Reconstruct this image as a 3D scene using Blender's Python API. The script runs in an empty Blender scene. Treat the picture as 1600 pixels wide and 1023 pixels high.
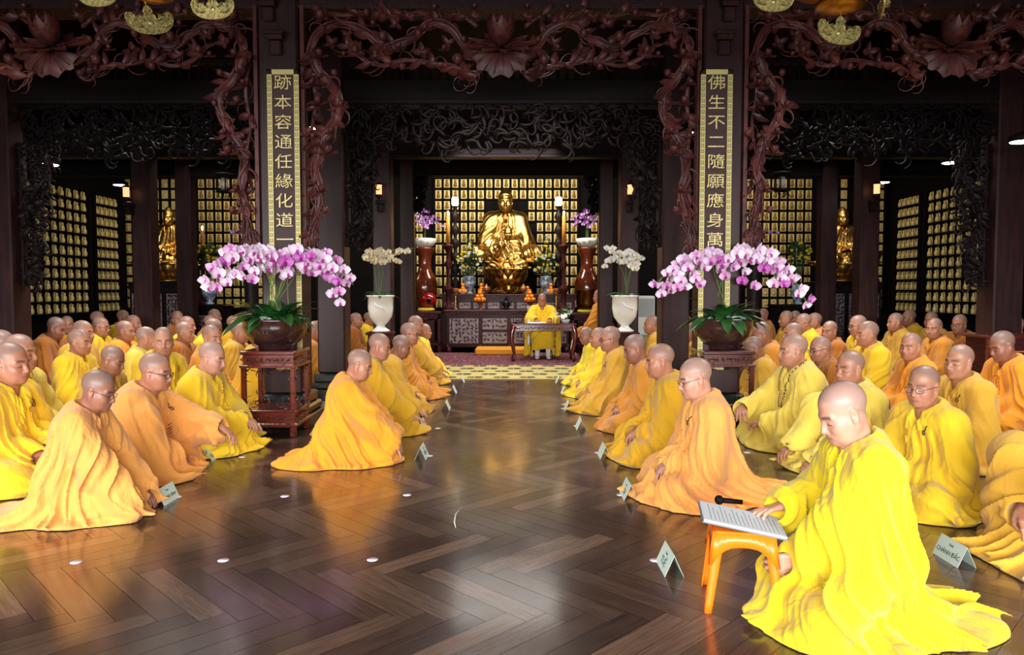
import bpy, bmesh, math, random, time
import numpy as np
from mathutils import Vector, Matrix, Euler
C = bpy.context.scene.collection
SC = bpy.context.scene
# ------------------------------------------------------------------ camera
F = 1150.0; CW, CH = 1600.0, 1023.0
CAMX, CAMZ, PITCH = 0.10, 1.25, math.atan(56.5 / 1150.0)
cam_data = bpy.data.cameras.new('camera'); cam_data.sensor_width = 36.0
cam_data.lens = 36.0 * F / CW; cam_data.clip_end = 100
cam = bpy.data.objects.new('camera', cam_data); C.objects.link(cam)
cam.location = (CAMX, 0, CAMZ); cam.rotation_euler = (math.pi / 2 - PITCH, 0, 0)
SC.camera = cam
# ------------------------------------------------------------------ exposure, world
SC.view_settings.view_transform = 'Standard'; SC.view_settings.look = 'None'
SC.view_settings.gamma = 1; SC.view_settings.use_curve_mapping = False
SC.view_settings.exposure = 0.13
SC.cycles.use_denoising = True
SC.cycles.max_bounces = 6; SC.cycles.diffuse_bounces = 3; SC.cycles.glossy_bounces = 3
SC.cycles.sample_clamp_indirect = 6.0
SC.cycles.caustics_reflective = False; SC.cycles.caustics_refractive = False
world = bpy.data.worlds.new('world'); SC.world = world; world.use_nodes = True
bg = world.node_tree.nodes['Background']
bg.inputs[0].default_value = (0.86, 0.93, 1.0, 1); bg.inputs[1].default_value = 0.35
def area(name, loc, rot, sx, sy, power, col=(1, 1, 1), spread=math.pi):
    l = bpy.data.lights.new(name, 'AREA'); l.shape = 'RECTANGLE'; l.size = sx; l.size_y = sy
    l.energy = power; l.color = col; l.spread = spread
    o = bpy.data.objects.new(name, l); C.objects.link(o); o.location = loc; o.rotation_euler = rot
    return o
# daylight through the open front of the hall, behind the camera
area('daylight', (-1.0, -6.0, 2.6), (math.radians(76), 0, math.radians(-4)), 13, 3.6, 2150, (1.0, 0.985, 0.97), math.radians(150))
# lamps under the hall ceiling, over the seated people
for lx, ly, lp in ((-3.9, 5.6, 62), (3.9, 5.6, 62), (-4.1, 9.4, 85), (4.1, 9.4, 85), (0, 7.6, 50), (0, 11.2, 95), (-5.0, 12.6, 9), (5.0, 12.6, 9)):
    area('hall_lamp', (lx, ly, 3.55), (0, 0, 0), 1.6, 1.2, lp, (1.0, .96, .90), math.radians(140))
# unseen lights added above the altars to brighten the plaque walls
area('altar_light', (0, 14.6, 4.1), (math.radians(35), 0, 0), 3.4, 0.3, 180, (1.0, 0.90, 0.72))
area('altar_light', (-6.2, 14.8, 4.1), (math.radians(35), 0, 0), 2.0, 0.3, 44, (1.0, 0.88, 0.68))
area('altar_light', (6.2, 14.8, 4.1), (math.radians(35), 0, 0), 2.0, 0.3, 44, (1.0, 0.88, 0.68))
# ------------------------------------------------------------------ pixel helpers (photo frame 1600x1023)
_cp, _sp = math.cos(PITCH), math.sin(PITCH)
def ray(px, py):
    a = (px - CW / 2) / F; b = -(py - CH / 2) / F
    return Vector((a, _cp + b * _sp, -_sp + b * _cp))
def at_z(px, py, z=0.0):
    d = ray(px, py); t = (z - CAMZ) / d.z
    return Vector((CAMX + d.x * t, d.y * t, z))
def at_y(px, py, y):
    d = ray(px, py); t = y / d.y
    return Vector((CAMX + d.x * t, y, CAMZ + d.z * t))
# ------------------------------------------------------------------ materials
MATS = {}
def mat(name, col, rough=0.5, metal=0.0, noise=None, bump=None, spec=0.5, coat=0.0, emit=None, sheen=0.0, sss=0.0, attr=None):
    if name in MATS: return MATS[name]
    m = bpy.data.materials.new(name); m.use_nodes = True; nt = m.node_tree; b = nt.nodes['Principled BSDF']
    col = tuple(col) + (1,)
    b.inputs['Base Color'].default_value = col; b.inputs['Roughness'].default_value = rough
    b.inputs['Metallic'].default_value = metal; b.inputs['Specular IOR Level'].default_value = spec
    b.inputs['Coat Weight'].default_value = coat; b.inputs['Coat Roughness'].default_value = 0.1
    if sheen: b.inputs['Sheen Weight'].default_value = sheen
    if sss:
        b.inputs['Subsurface Weight'].default_value = sss; b.inputs['Subsurface Radius'].default_value = (0.012, 0.005, 0.003)
        b.inputs['Subsurface Scale'].default_value = 1.0
    if emit: b.inputs['Emission Color'].default_value = tuple(emit[0]) + (1,); b.inputs['Emission Strength'].default_value = emit[1]
    tc = nt.nodes.new('ShaderNodeTexCoord')
    src = None
    if noise:   # (scale, second colour, stretch)
        n = nt.nodes.new('ShaderNodeTexNoise'); n.inputs['Scale'].default_value = noise[0]; n.inputs['Detail'].default_value = 5
        mp = nt.nodes.new('ShaderNodeMapping'); mp.inputs['Scale'].default_value = noise[2] if len(noise) > 2 else (1, 1, 1)
        nt.links.new(tc.outputs['Object'], mp.inputs[0]); nt.links.new(mp.outputs[0], n.inputs[0])
        r = nt.nodes.new('ShaderNodeValToRGB'); r.color_ramp.elements[0].color = col; r.color_ramp.elements[1].color = tuple(noise[1]) + (1,)
        r.color_ramp.elements[0].position = 0.35; r.color_ramp.elements[1].position = 0.68
        nt.links.new(n.outputs[0], r.inputs[0]); nt.links.new(r.outputs[0], b.inputs['Base Color']); src = r.outputs[0]
    if attr:
        a = nt.nodes.new('ShaderNodeAttribute'); a.attribute_name = attr
        if src:
            mx = nt.nodes.new('ShaderNodeMix'); mx.data_type = 'RGBA'; mx.blend_type = 'MULTIPLY'; mx.inputs[0].default_value = 1
            nt.links.new(src, mx.inputs[6]); nt.links.new(a.outputs[0], mx.inputs[7]); nt.links.new(mx.outputs[2], b.inputs['Base Color'])
        else: nt.links.new(a.outputs[0], b.inputs['Base Color'])
    if bump:    # (scale, strength, distance)
        n2 = nt.nodes.new('ShaderNodeTexNoise'); n2.inputs['Scale'].default_value = bump[0]; n2.inputs['Detail'].default_value = 4
        nt.links.new(tc.outputs['Object'], n2.inputs[0])
        bp = nt.nodes.new('ShaderNodeBump'); bp.inputs['Strength'].default_value = bump[1]; bp.inputs['Distance'].default_value = bump[2]
        nt.links.new(n2.outputs[0], bp.inputs['Height']); nt.links.new(bp.outputs[0], b.inputs['Normal'])
    MATS[name] = m
    return m
def srgb(r, g, b):
    f = lambda c: (c / 255 / 12.92) if c / 255 <= 0.04045 else ((c / 255 + 0.055) / 1.055) ** 2.4
    return (f(r), f(g), f(b))
# ------------------------------------------------------------------ objects and tags
def tag(o, label=None, cat=None, group=None, kind=None):
    if label: o['label'] = label
    if cat: o['category'] = cat
    if group: o['group'] = group
    if kind: o['kind'] = kind
    return o
def empty(name, loc, rz=0.0, label=None, cat=None, group=None):
    o = bpy.data.objects.new(name, None); C.objects.link(o); o.location = loc; o.rotation_euler = (0, 0, rz)
    o.empty_display_size = 0.1
    return tag(o, label, cat, group)
def mesh_np(name, V, Q, smooth=True):
    me = bpy.data.meshes.new(name); V = np.asarray(V, dtype=np.float32)
    me.vertices.add(len(V)); me.vertices.foreach_set('co', V.ravel())
    Q = np.asarray(Q, dtype=np.int32); k = Q.shape[1]
    me.loops.add(Q.size); me.loops.foreach_set('vertex_index', Q.ravel())
    me.polygons.add(len(Q)); me.polygons.foreach_set('loop_start', np.arange(0, Q.size, k, dtype=np.int32))
    me.update(calc_edges=True)
    if smooth: me.polygons.foreach_set('use_smooth', np.ones(len(Q), dtype=bool))
    me.validate(); return me
def link(name, me, m, parent=None):
    o = bpy.data.objects.new(name, me); C.objects.link(o)
    if m is not None: me.materials.clear(); me.materials.append(m)
    if parent is not None: o.parent = parent
    return o
class MB:
    """collects shapes and links them as one mesh"""
    def __init__(s): s.V = []; s.Fc = []; s.S = []; s.n = 0
    def add(s, V, Fs, smooth=False, M=None):
        if M is not None: V = [M @ Vector(v) for v in V]
        s.V.extend([tuple(v) for v in V]); s.Fc.extend([tuple(i + s.n for i in f) for f in Fs]); s.S.extend([smooth] * len(Fs)); s.n += len(V)
        return s
    def box(s, x0, x1, y0, y1, z0, z1, M=None, bev=0.0):
        if bev <= 0:
            V = [(x, y, z) for z in (z0, z1) for y in (y0, y1) for x in (x0, x1)]
            return s.add(V, [(0, 2, 3, 1), (4, 5, 7, 6), (0, 1, 5, 4), (2, 6, 7, 3), (0, 4, 6, 2), (1, 3, 7, 5)], False, M)
        b = bev; V = []; 
        for (z, i) in ((z0, b), (z0 + b, 0), (z1 - b, 0), (z1, b)):
            x0_, x1_, y0_, y1_ = x0 + i, x1 - i, y0 + i, y1 - i; c = b if i == 0 else b * 0.4
            V += [(x0_ + c, y0_, z), (x1_ - c, y0_, z), (x1_, y0_ + c, z), (x1_, y1_ - c, z), (x1_ - c, y1_, z), (x0_ + c, y1_, z), (x0_, y1_ - c, z), (x0_, y0_ + c, z)]
        Fs = [tuple(range(7, -1, -1)), tuple(range(24, 32))]
        for k in range(3):
            for j in range(8): a = k * 8 + j; c2 = k * 8 + (j + 1) % 8; Fs.append((a, c2, c2 + 8, a + 8))
        return s.add(V, Fs, False, M)
    def lathe(s, prof, n=24, c=(0, 0, 0), M=None, smooth=True, rx=1, ry=1, rib=0, ribs=0):
        V = []; Fs = []
        for (r, z) in prof:
            for j in range(n):
                a = 2 * math.pi * j / n; rr = r * (1 + rib * math.cos(ribs * a)) if ribs else r
                V.append((c[0] + rr * rx * math.cos(a), c[1] + rr * ry * math.sin(a), c[2] + z))
        for i in range(len(prof) - 1):
            for j in range(n): a = i * n + j; b = i * n + (j + 1) % n; Fs.append((a, b, b + n, a + n))
        if prof[0][0] > 1e-4: Fs.append(tuple(range(n - 1, -1, -1)))
        if prof[-1][0] > 1e-4: Fs.append(tuple(range((len(prof) - 1) * n, len(prof) * n)))
        return s.add(V, Fs, smooth, M)
    def tube(s, pts, r, n=8, M=None, cap=True, flat=None):
        pts = [Vector(p) for p in pts]; rs = r if hasattr(r, '__len__') else [r] * len(pts)
        V = []; Fs = []; N = None
        for i, p in enumerate(pts):
            t = (pts[min(i + 1, len(pts) - 1)] - pts[max(i - 1, 0)]).normalized()
            if N is None: N = t.orthogonal().normalized() if flat is None else (Vector(flat) - t * t.dot(Vector(flat))).normalized()
            N = (N - t * t.dot(N)); N = N.normalized() if N.length > 1e-6 else t.orthogonal().normalized()
            B = t.cross(N)
            for j in range(n):
                a = 2 * math.pi * j / n; V.append(p + (N * math.cos(a) + B * math.sin(a)) * rs[i])
        for i in range(len(pts) - 1):
            for j in range(n): a = i * n + j; b = i * n + (j + 1) % n; Fs.append((a, b, b + n, a + n))
        if cap: Fs.append(tuple(range(n - 1, -1, -1))); Fs.append(tuple(range((len(pts) - 1) * n, len(pts) * n)))
        return s.add(V, Fs, True, M)
    def ball(s, c, r, n=10, M=None, sc=(1, 1, 1)):
        V = []; Fs = []; m = max(4, n // 2 + 1)
        for i in range(1, m):
            t = math.pi * i / m
            for j in range(n): a = 2 * math.pi * j / n; V.append((c[0] + r * sc[0] * math.sin(t) * math.cos(a), c[1] + r * sc[1] * math.sin(t) * math.sin(a), c[2] + r * sc[2] * math.cos(t)))
        for i in range(m - 2):
            for j in range(n): a = i * n + j; b = i * n + (j + 1) % n; Fs.append((a, a + n, b + n, b))
        k = len(V); V.append((c[0], c[1], c[2] + r * sc[2])); V.append((c[0], c[1], c[2] - r * sc[2]))
        for j in range(n): Fs.append((k, j, (j + 1) % n)); Fs.append((k + 1, (m - 2) * n + (j + 1) % n, (m - 2) * n + j))
        return s.add(V, Fs, True, M)
    def prism(s, poly, d0, d1, M=None, smooth=False):
        """polygon in local x,z; extruded along y from d0 to d1"""
        n = len(poly); V = [(x, d0, z) for x, z in poly] + [(x, d1, z) for x, z in poly]
        Fs = [tuple(range(n)), tuple(range(2 * n - 1, n - 1, -1))] + [(i, i + n, (i + 1) % n + n, (i + 1) % n) for i in range(n)]
        return s.add(V, Fs, smooth, M)
    def grid(s, P, smooth=True, M=None):
        """P[i][j] points"""
        a = len(P); b = len(P[0]); V = [q for r in P for q in r]
        return s.add(V, [(i * b + j, i * b + j + 1, (i + 1) * b + j + 1, (i + 1) * b + j) for i in range(a - 1) for j in range(b - 1)], smooth, M)
    def mesh(s, name):
        me = bpy.data.meshes.new(name); me.from_pydata(s.V, [], s.Fc); me.polygons.foreach_set('use_smooth', s.S); me.update(); return me
    def build(s, name, m, parent=None, loc=None):
        o = link(name, s.mesh(name), m, parent)
        if loc is not None: o.location = loc
        return o
def structure(o): o['kind'] = 'structure'; return o
def children_of(o): return [c for c in bpy.data.objects if c.parent == o]
def copy_tree(o, parent=None, kids=None):
    c = o.copy(); C.objects.link(c); c.parent = parent
    for ch in (o.children): copy_tree(ch, c)
    return c
# ------------------------------------------------------------------ smooth solid modelling: distance fields meshed by surface nets
f4 = np.float32
def V3(*a): return np.array(a, dtype=f4)
def caps(P, a, b, ra, rb):
    a = np.asarray(a, f4); b = np.asarray(b, f4); ab = b - a; L2 = float(ab @ ab) + 1e-9
    h = np.clip(((P - a) @ ab) / L2, 0, 1)
    return np.linalg.norm(P - a - h[:, None] * ab, axis=1) - (ra + (rb - ra) * h)
def ell(P, c, r, R=None):
    q = P - np.asarray(c, f4)
    if R is not None: q = q @ R
    r = np.asarray(r, f4); k0 = np.linalg.norm(q / r, axis=1); k1 = np.linalg.norm(q / (r * r), axis=1) + 1e-6
    return k0 * (k0 - 1) / k1
def smin(a, b, k):
    h = np.maximum(k - np.abs(a - b), 0) / k
    return np.minimum(a, b) - h * h * k * 0.25
def smax(a, b, k): return -smin(-a, -b, k)
_rng = np.random.RandomState(7); _LAT = _rng.rand(32, 32, 32).astype(f4)
def noise3(P):
    i = np.floor(P).astype(np.int32); f = (P - i).astype(f4); f = f * f * (3 - 2 * f); i &= 31; j = (i + 1) & 31
    x0, y0, z0 = i.T; x1, y1, z1 = j.T; fx, fy, fz = f.T
    a = _LAT[x0, y0, z0] * (1 - fx) + _LAT[x1, y0, z0] * fx; b = _LAT[x0, y1, z0] * (1 - fx) + _LAT[x1, y1, z0] * fx
    c = _LAT[x0, y0, z1] * (1 - fx) + _LAT[x1, y0, z1] * fx; d = _LAT[x0, y1, z1] * (1 - fx) + _LAT[x1, y1, z1] * fx
    return (a * (1 - fy) + b * fy) * (1 - fz) + (c * (1 - fy) + d * fy) * fz
def sstep(a, b, x):
    t = np.clip((x - a) / (b - a), 0, 1); return t * t * (3 - 2 * t)
def nets(fn, lo, hi, h, relax=1):
    """surface nets over sparse 8-cell blocks"""
    lo = np.asarray(lo, f4); hi = np.asarray(hi, f4); B = 8
    nb = np.ceil((hi - lo) / (h * B)).astype(int)
    g = np.stack(np.meshgrid(*[np.arange(k) for k in nb], indexing='ij'), -1).reshape(-1, 3)
    cen = lo + (g + 0.5) * (h * B)
    d = fn(cen.astype(f4)); g = g[np.abs(d) < h * B * 0.87 * 1.35 + 0.024]
    o = np.stack(np.meshgrid(*[np.arange(B + 1)] * 3, indexing='ij'), -1).reshape(-1, 3)
    Vs, Ids, Qs = [], [], []
    N = nb * B + 2
    def gid(c): return (c[..., 0].astype(np.int64) * N[1] + c[..., 1]) * N[2] + c[..., 2]
    for s in range(0, len(g), 400):
        gg = g[s:s + 400]; base = gg[:, None, :] * B + o[None]
        D = fn((lo + base.reshape(-1, 3) * h).astype(f4)).reshape(len(gg), B + 1, B + 1, B + 1)
        S = D < 0
        # cell vertices
        cnt = np.zeros((len(gg), B, B, B), f4); acc = np.zeros((len(gg), B, B, B, 3), f4)
        def sl(dx, dy, dz): return (slice(None), slice(dx, dx + B), slice(dy, dy + B), slice(dz, dz + B))
        for ax in range(3):
            for u in (0, 1):
                for v in (0, 1):
                    p0 = [0, 0, 0]; oth = [k for k in range(3) if k != ax]; p0[oth[0]] = u; p0[oth[1]] = v
                    p1 = list(p0); p1[ax] = 1
                    a = D[sl(*p0)]; b = D[sl(*p1)]; m = (a < 0) != (b < 0)
                    t = np.where(m, a / np.where(m, a - b, 1), 0); cnt += m
                    for k in range(3): acc[..., k] += m * (t if k == ax else p0[k])
        m = cnt > 0; idx = np.argwhere(m)
        cell = gg[idx[:, 0]] * B + idx[:, 1:]
        Vs.append(lo + (cell + acc[m] / cnt[m][:, None]) * h); Ids.append(gid(cell))
        # quads: edges starting at lattice points of this block
        for ax in range(3):
            oth = [(ax + 1) % 3, (ax + 2) % 3]
            a = S[:, :B, :B, :B]; e = [0, 0, 0]; e[ax] = 1; b = S[sl(*e)]
            for sg in (True, False):
                w = np.argwhere((a == sg) & (b != sg))
                if not len(w): continue
                c = gg[w[:, 0]] * B + w[:, 1:]; u = np.zeros(3, int); v = np.zeros(3, int); u[oth[0]] = 1; v[oth[1]] = 1
                q = np.stack([gid(c - u - v), gid(c - v), gid(c), gid(c - u)], 1)
                Qs.append(q if sg else q[:, ::-1])
    V = np.concatenate(Vs); I = np.concatenate(Ids); Q = np.concatenate(Qs)
    order = np.argsort(I); I = I[order]; V = V[order]
    pos = np.searchsorted(I, Q); pos = np.clip(pos, 0, len(I) - 1); ok = (I[pos] == Q).all(1); Q = pos[ok]
    dst = np.concatenate([Q[:, k] for k in range(4)] * 2); src = np.concatenate([Q[:, (k + 1) % 4] for k in range(4)] + [Q[:, (k + 3) % 4] for k in range(4)])
    c = np.maximum(np.bincount(dst, minlength=len(V)), 1)
    for _ in range(relax):
        V = V * 0.5 + 0.5 * np.stack([np.bincount(dst, V[src, k], len(V)) / c for k in range(3)], 1)
    return V.astype(f4), Q
def rot_xyz(yaw=0, pitch=0, roll=0):
    """columns are the frame's axes; pitch>0 nods forward (+X goes down)"""
    cy, sy = math.cos(yaw), math.sin(yaw); cp, sp = math.cos(pitch), math.sin(pitch); cr, sr = math.cos(roll), math.sin(roll)
    Rz = np.array([[cy, -sy, 0], [sy, cy, 0], [0, 0, 1]], f4); Ry = np.array([[cp, 0, sp], [0, 1, 0], [-sp, 0, cp]], f4)
    Rx = np.array([[1, 0, 0], [0, cr, -sr], [0, sr, cr]], f4)
    return Rz @ Ry @ Rx
def project(fn, p, off=0.0, it=6):
    p = np.asarray(p, f4).reshape(-1, 3).copy(); e = 0.004
    for _ in range(it):
        d = fn(p); g = np.stack([fn(p + V3(e, 0, 0)) - d, fn(p + V3(0, e, 0)) - d, fn(p + V3(0, 0, e)) - d], 1)
        g /= np.linalg.norm(g, axis=1, keepdims=True) + 1e-9
        p -= g * (d - off)[:, None] * 0.8
    return p, g
# ------------------------------------------------------------------ people
def ush_sdf(q):
    d = ell(q, (-.02, 0, .118), (.048, .045, .040)); hair = smin(ell(q, (-.018, 0, .040), (.106, .085, .092)), d, .03)
    hair = hair - .004 * np.sin(q[:, 0] * 260) * np.sin(q[:, 1] * 260) * np.sin(q[:, 2] * 260)
    return smax(hair, -(q[:, 2] - q[:, 0] * .95 - .022), .006)
def head_sdf(q, age=0.0, fat=0.0, brow=0.0, oculi=True):
    """head frame: +X face, Z up, origin between the ears"""
    d = ell(q, (-.014, 0, .036), (.098, .0765, .087))
    d = smin(d, ell(q, (.020, 0, -.030), (.070, .0625 + .004 * fat, .082)), .03)
    d = smin(d, ell(q, (.050, 0, -.088), (.034, .034 + .010 * fat, .026 + .004 * fat)), .035)
    a = np.abs(q); qa = np.stack([q[:, 0], a[:, 1], q[:, 2]], 1)          # mirrored half
    d = smin(d, caps(qa, (.0, .056, -.050), (.045, .034, -.090), .020 + .006 * fat, .018), .03)   # jaw line
    d = smin(d, caps(qa, (.060, .037, -.026), (.046, .046, -.022), .020, .019), .03)      # cheekbones
    d = smin(d, caps(qa, (.058, .034, -.045), (.058, .024, -.070), .026, .024 + .006 * fat), .03)
    d = smin(d, caps(qa, (.084, .010, .018), (.073, .040, .017), .0100, .009), .022)       # brow ridge
    d = smax(d, -caps(qa, (.103, .031, -.004), (.090, .040, -.004), .0150, .012), .018)    # sockets
    if oculi: d = smin(d, ell(qa, (.0725, .0315, -.007), (.0150, .0165, .0125)), .006)
    d = smin(d, caps(q, (.088, 0, .006), (.109, 0, -.036), .0070, .0115), .014)            # nose
    d = smin(d, caps(qa, (.098, .011, -.040), (.094, .014, -.040), .0085, .007), .008)
    d = smax(d, -caps(qa, (.104, .006, -.053), (.101, .008, -.050), .0035, .003), .004)
    d = smin(d, ell(q, (.080, 0, -.066), (.022, .028, .020)), .02)
    d = smin(d, caps(qa, (.1000, .000, -.0655), (.092, .021, -.0690), .0052, .0028), .005)   # upper lip
    d = smin(d, caps(qa, (.0985, .000, -.0765), (.092, .018, -.0735), .0060, .0032), .005)
    d = smax(d, -caps(qa, (.108, 0, -.0710), (.096, .024, -.0715), .0022, .0016), .004)
    d = smin(d, ell(q, (.080, 0, -.098), (.018, .020, .015)), .02)
    e = ell(qa, (-.006, .079, -.008), (.0195, .0085, .034), rot_xyz(.32, -.15, 0))        # ears
    e = smax(e, -ell(qa, (.001, .087, -.004), (.011, .008, .021)), .006)
    e = smin(e, ell(qa, (.000, .074, -.037), (.009, .007, .014)), .008)
    return smin(d, e, .008)
def hand_prims(w, f, n, side, curl=(.5, .5, .6, .7), th=.5, size=1.0):
    """w wrist, f finger direction, n palm normal (towards what the palm faces), side +1 left hand; returns capsules"""
    w = np.array(w, f4); f = np.array(f, f4); f /= np.linalg.norm(f); n = np.array(n, f4); n -= f * (n @ f); n /= np.linalg.norm(n)
    s = np.cross(f, n) * side      # towards the thumb
    out = []; k = size
    kn = [w + f * (.088 + dl) * k + s * off * k - n * .002 for off, dl in ((.030, 0), (.010, .005), (-.010, .002), (-.029, -.007))]
    for i, p in enumerate(kn): out.append(('palm', w + f * .012 + s * (.012 - i * .008), p, .0145 * k, .0105 * k))
    ln = ((.040, .024, .019), (.044, .028, .021), (.041, .026, .020), (.032, .019, .017))
    for i, p in enumerate(kn):
        ang = 0.0; p = p.copy(); spread = s * (1.5 - i) * .10
        for j, l in enumerate(ln[i]):
            ang += curl[i] * (0.55, 1.0, 0.7)[j]; dr = f * math.cos(ang) + n * math.sin(ang) + spread * math.cos(ang); dr /= np.linalg.norm(dr)
            q = p + dr * l * k; out.append(('f%d' % i, p, q, (.0096, .0086, .0078)[j] * k, (.0086, .0078, .0068)[j] * k)); p = q
    a = w + f * .022 * k + s * .020 * k; b = w + f * .052 * k + s * .040 * k + n * .014 * k
    c = b + (f * .75 + s * (.6 - th * .7) + n * .35 * th) * .032 * k; d = c + (f * .9 + s * (.1 - th * .5) + n * .35 * th) * .026 * k
    out += [('palm', a, b, .017 * k, .0125 * k), ('th', b, c, .0112 * k, .0098 * k), ('th', c, d, .0096 * k, .0078 * k)]
    return out
def ik(a, b, l1, l2, pole):
    a = np.array(a, f4); b = np.array(b, f4); d = b - a; L = np.linalg.norm(d); L2 = min(L, (l1 + l2) * .995); d /= L; b = a + d * L2
    x = (l1 * l1 - l2 * l2 + L2 * L2) / (2 * L2); y = math.sqrt(max(l1 * l1 - x * x, 0)); p = np.array(pole, f4); p -= d * (p @ d); p /= np.linalg.norm(p)
    return a + d * x + p * y, b
class Pose:
    def __init__(s, mode='lotus', lean=.12, head=(0, .15), hl=None, hr=None, train=0.0, girth=1.0, seed=1, seat=.11, tilt=0.0,
                 cl=(.5, .5, .55, .6), cr=(.5, .5, .55, .6), fl=None, fr=None, nl=None, nr=None, age=0, fat=0, cloak=0.5, span=1.0, roll=0.0, th=.5, ush=False):
        s.__dict__.update(locals()); s.mode = mode
        up = {'lotus': seat, 'kneel': .21, 'kneeup': seat, 'chair': .50}[mode]
        s.pelvis = V3(0, 0, up); dv = V3(math.sin(lean), math.sin(tilt), math.cos(lean)); dv /= np.linalg.norm(dv); s.dv = dv
        s.chest = s.pelvis + dv * .28; s.neck = s.pelvis + dv * .45
        hp = lean * .55 + head[1]; s.HR = rot_xyz(head[0], hp, roll)
        s.headc = s.neck + V3(math.sin(lean + .12 + max(head[1], 0) * .45) * .145 + .012, dv[1] * .1, math.cos(lean + head[1] * .3) * .146)
        s.hs = .985
        s.sh = [s.neck + V3(-.005, y, -.055) for y in (.165 * girth, -.165 * girth)]
        if mode == 'lotus': s.kn = [V3(.27, .27 * span, .085), V3(.27, -.27 * span, .085)]; s.an = [V3(.30, -.05, .05), V3(.24, .05, .05)]
        elif mode == 'kneel': s.kn = [V3(.36, .12 * span, .07), V3(.36, -.12 * span, .07)]; s.an = [V3(-.08, .10, .05), V3(-.08, -.10, .05)]
        elif mode == 'kneeup': s.kn = [V3(.27, .25, .085), V3(.22, -.22, .40)]; s.an = [V3(.28, -.05, .05), V3(.30, -.20, .06)]
        else: s.kn = [V3(.42, .11, .50), V3(.42, -.11, .50)]; s.an = [V3(.40, .10, .08), V3(.40, -.10, .08)]
        s.hip = [s.pelvis + V3(0, .09, 0), s.pelvis + V3(0, -.09, 0)]
        hl = hl or (.25, .05, s.pelvis[2] + .07); hr = hr or (.27, -.05, s.pelvis[2] + .055)
        s.el = []; s.wr = []
        for i, (hh, y) in enumerate(((hl, 1), (hr, -1))):
            e, w = ik(s.sh[i], hh, .27, .25, (-.35, y * .75, -.6)); s.el.append(e); s.wr.append(w)
        df = [V3(.35, -.9, -.25), V3(.35, .9, -.25)]; dn = [V3(-.1, 0, -1), V3(-.1, 0, -1)]
        s.hands = []
        for i, (ff, nn, cu) in enumerate(((fl, nl, cl), (fr, nr, cr))):
            s.hands.append(hand_prims(s.wr[i], df[i] if ff is None else ff, dn[i] if nn is None else nn, 1 if i == 0 else -1, cu, th))
    def body(s):
        hc = s.headc; R = s.HR
        nk = s.neck; inner = hc + R @ V3(-.022, 0, -.045)
        def fn(P):
            d = ell(P, s.chest, (.095, .14 * s.girth, .17)); d = smin(d, ell(P, s.pelvis + V3(.01, 0, .04), (.11, .15, .12)), .06)
            d = smin(d, caps(P, s.sh[0], s.sh[1], .045, .045), .05)
            for i in (0, 1):
                d = smin(d, caps(P, s.sh[i], s.el[i], .045, .035), .03)
                d = smin(d, caps(P, s.hip[i], s.kn[i], .070, .048), .03); d = smin(d, caps(P, s.kn[i], s.an[i], .045, .035), .02)
            d = smin(d, caps(P, nk + V3(-.01, 0, -.04), inner, .056, .054), .03)
            d = smin(d, caps(P, nk + V3(.035, 0, -.02), hc + R @ V3(.03, 0, -.075), .030, .030), .05)
            for i in (0, 1):
                d = smin(d, caps(P, s.el[i], s.wr[i], .034, .023), .02)
                m = np.linalg.norm(P - (s.wr[i]), axis=1) < .27
                if m.any():
                    Q = P[m]; dd = None; fing = {}
                    for nm, a, b, ra, rb in s.hands[i]:
                        c = caps(Q, a, b, ra, rb)
                        if nm == 'palm': dd = c if dd is None else smin(dd, c, .012)
                        else: fing[nm] = c if nm not in fing else smin(fing[nm], c, .004)
                    for c in fing.values(): dd = smin(dd, c, .0045)
                    d[m] = smin(d[m], dd, .012)
            q = (P - hc) @ R / s.hs; m = np.linalg.norm(q, axis=1) < .22
            if m.any():
                d[m] = smin(d[m], head_sdf(q[m], s.age, s.fat) * s.hs, .022)
                if s.ush: d[m] = smin(d[m], ush_sdf(q[m]) * s.hs, .006)
            return np.maximum(d, .003 - P[:, 2])
        return fn
    def colours(s, V, tone):
        q = (V - s.headc) @ s.HR / s.hs; x, y, z = q.T; ay = np.abs(y); inh = np.linalg.norm(q, axis=1) < .15
        col = np.ones((len(V), 3), f4) * np.array(tone, f4)
        n = noise3(V * 28)[:, None]; col = col * (0.93 + .14 * n)
        # shaved scalp
        line = sstep(-.012, .022, z - x * .95 - .016) * inh * (z > -.062)
        line *= 1 - (ay > .072) * (z < .026) * 1.0
        grey = np.array((.20, .185, .18), f4) * (0.8 + .3 * noise3(V * 9)[:, None]); col = col + (grey - col) * (line * .5)[:, None]
        def mix(m, c, a):
            nonlocal col
            m = (np.clip(m, 0, 1) * inh * a)[:, None]; col = col * (1 - m) + np.array(c, f4) * m
        mix(1 - sstep(.0045, .0085, np.abs(z - (.0215 - 5 * (ay - .032) ** 2))) , (.05, .035, .03), .75 * (x > .05) * (ay > .012) * (ay < .052))
        mix(1 - sstep(.0012, .0042, np.abs(z + .0115 - 6 * (ay - .031) ** 2)), (.035, .02, .018), .85 * (x > .06) * (ay > .016) * (ay < .047))
        lips = (1 - sstep(.007, .0125, np.abs(z + .071))) * (1 - sstep(.016, .026, ay)); mix(lips, (.42, .16, .13), .6 * (x > .085))
        mix(1 - sstep(.001, .003, np.abs(z + .071)), (.15, .05, .045), .6 * (x > .085) * (ay < .023))
        ear = sstep(.068, .08, ay) * (z < .03) * (z > -.05); mix(ear, (.62, .27, .19), .25)
        cheek = np.exp(-((ay - .045) ** 2 + (z + .035) ** 2) / .0006); mix(cheek, (.62, .25, .18), .18 * (x > .03))
        for i in (0, 1):      # hands a little redder
            m = (np.linalg.norm(V - s.wr[i], axis=1) < .2)[:, None] * .15; col = col * (1 - m) + np.array((.55, .26, .17), f4) * m
        return col
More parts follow.
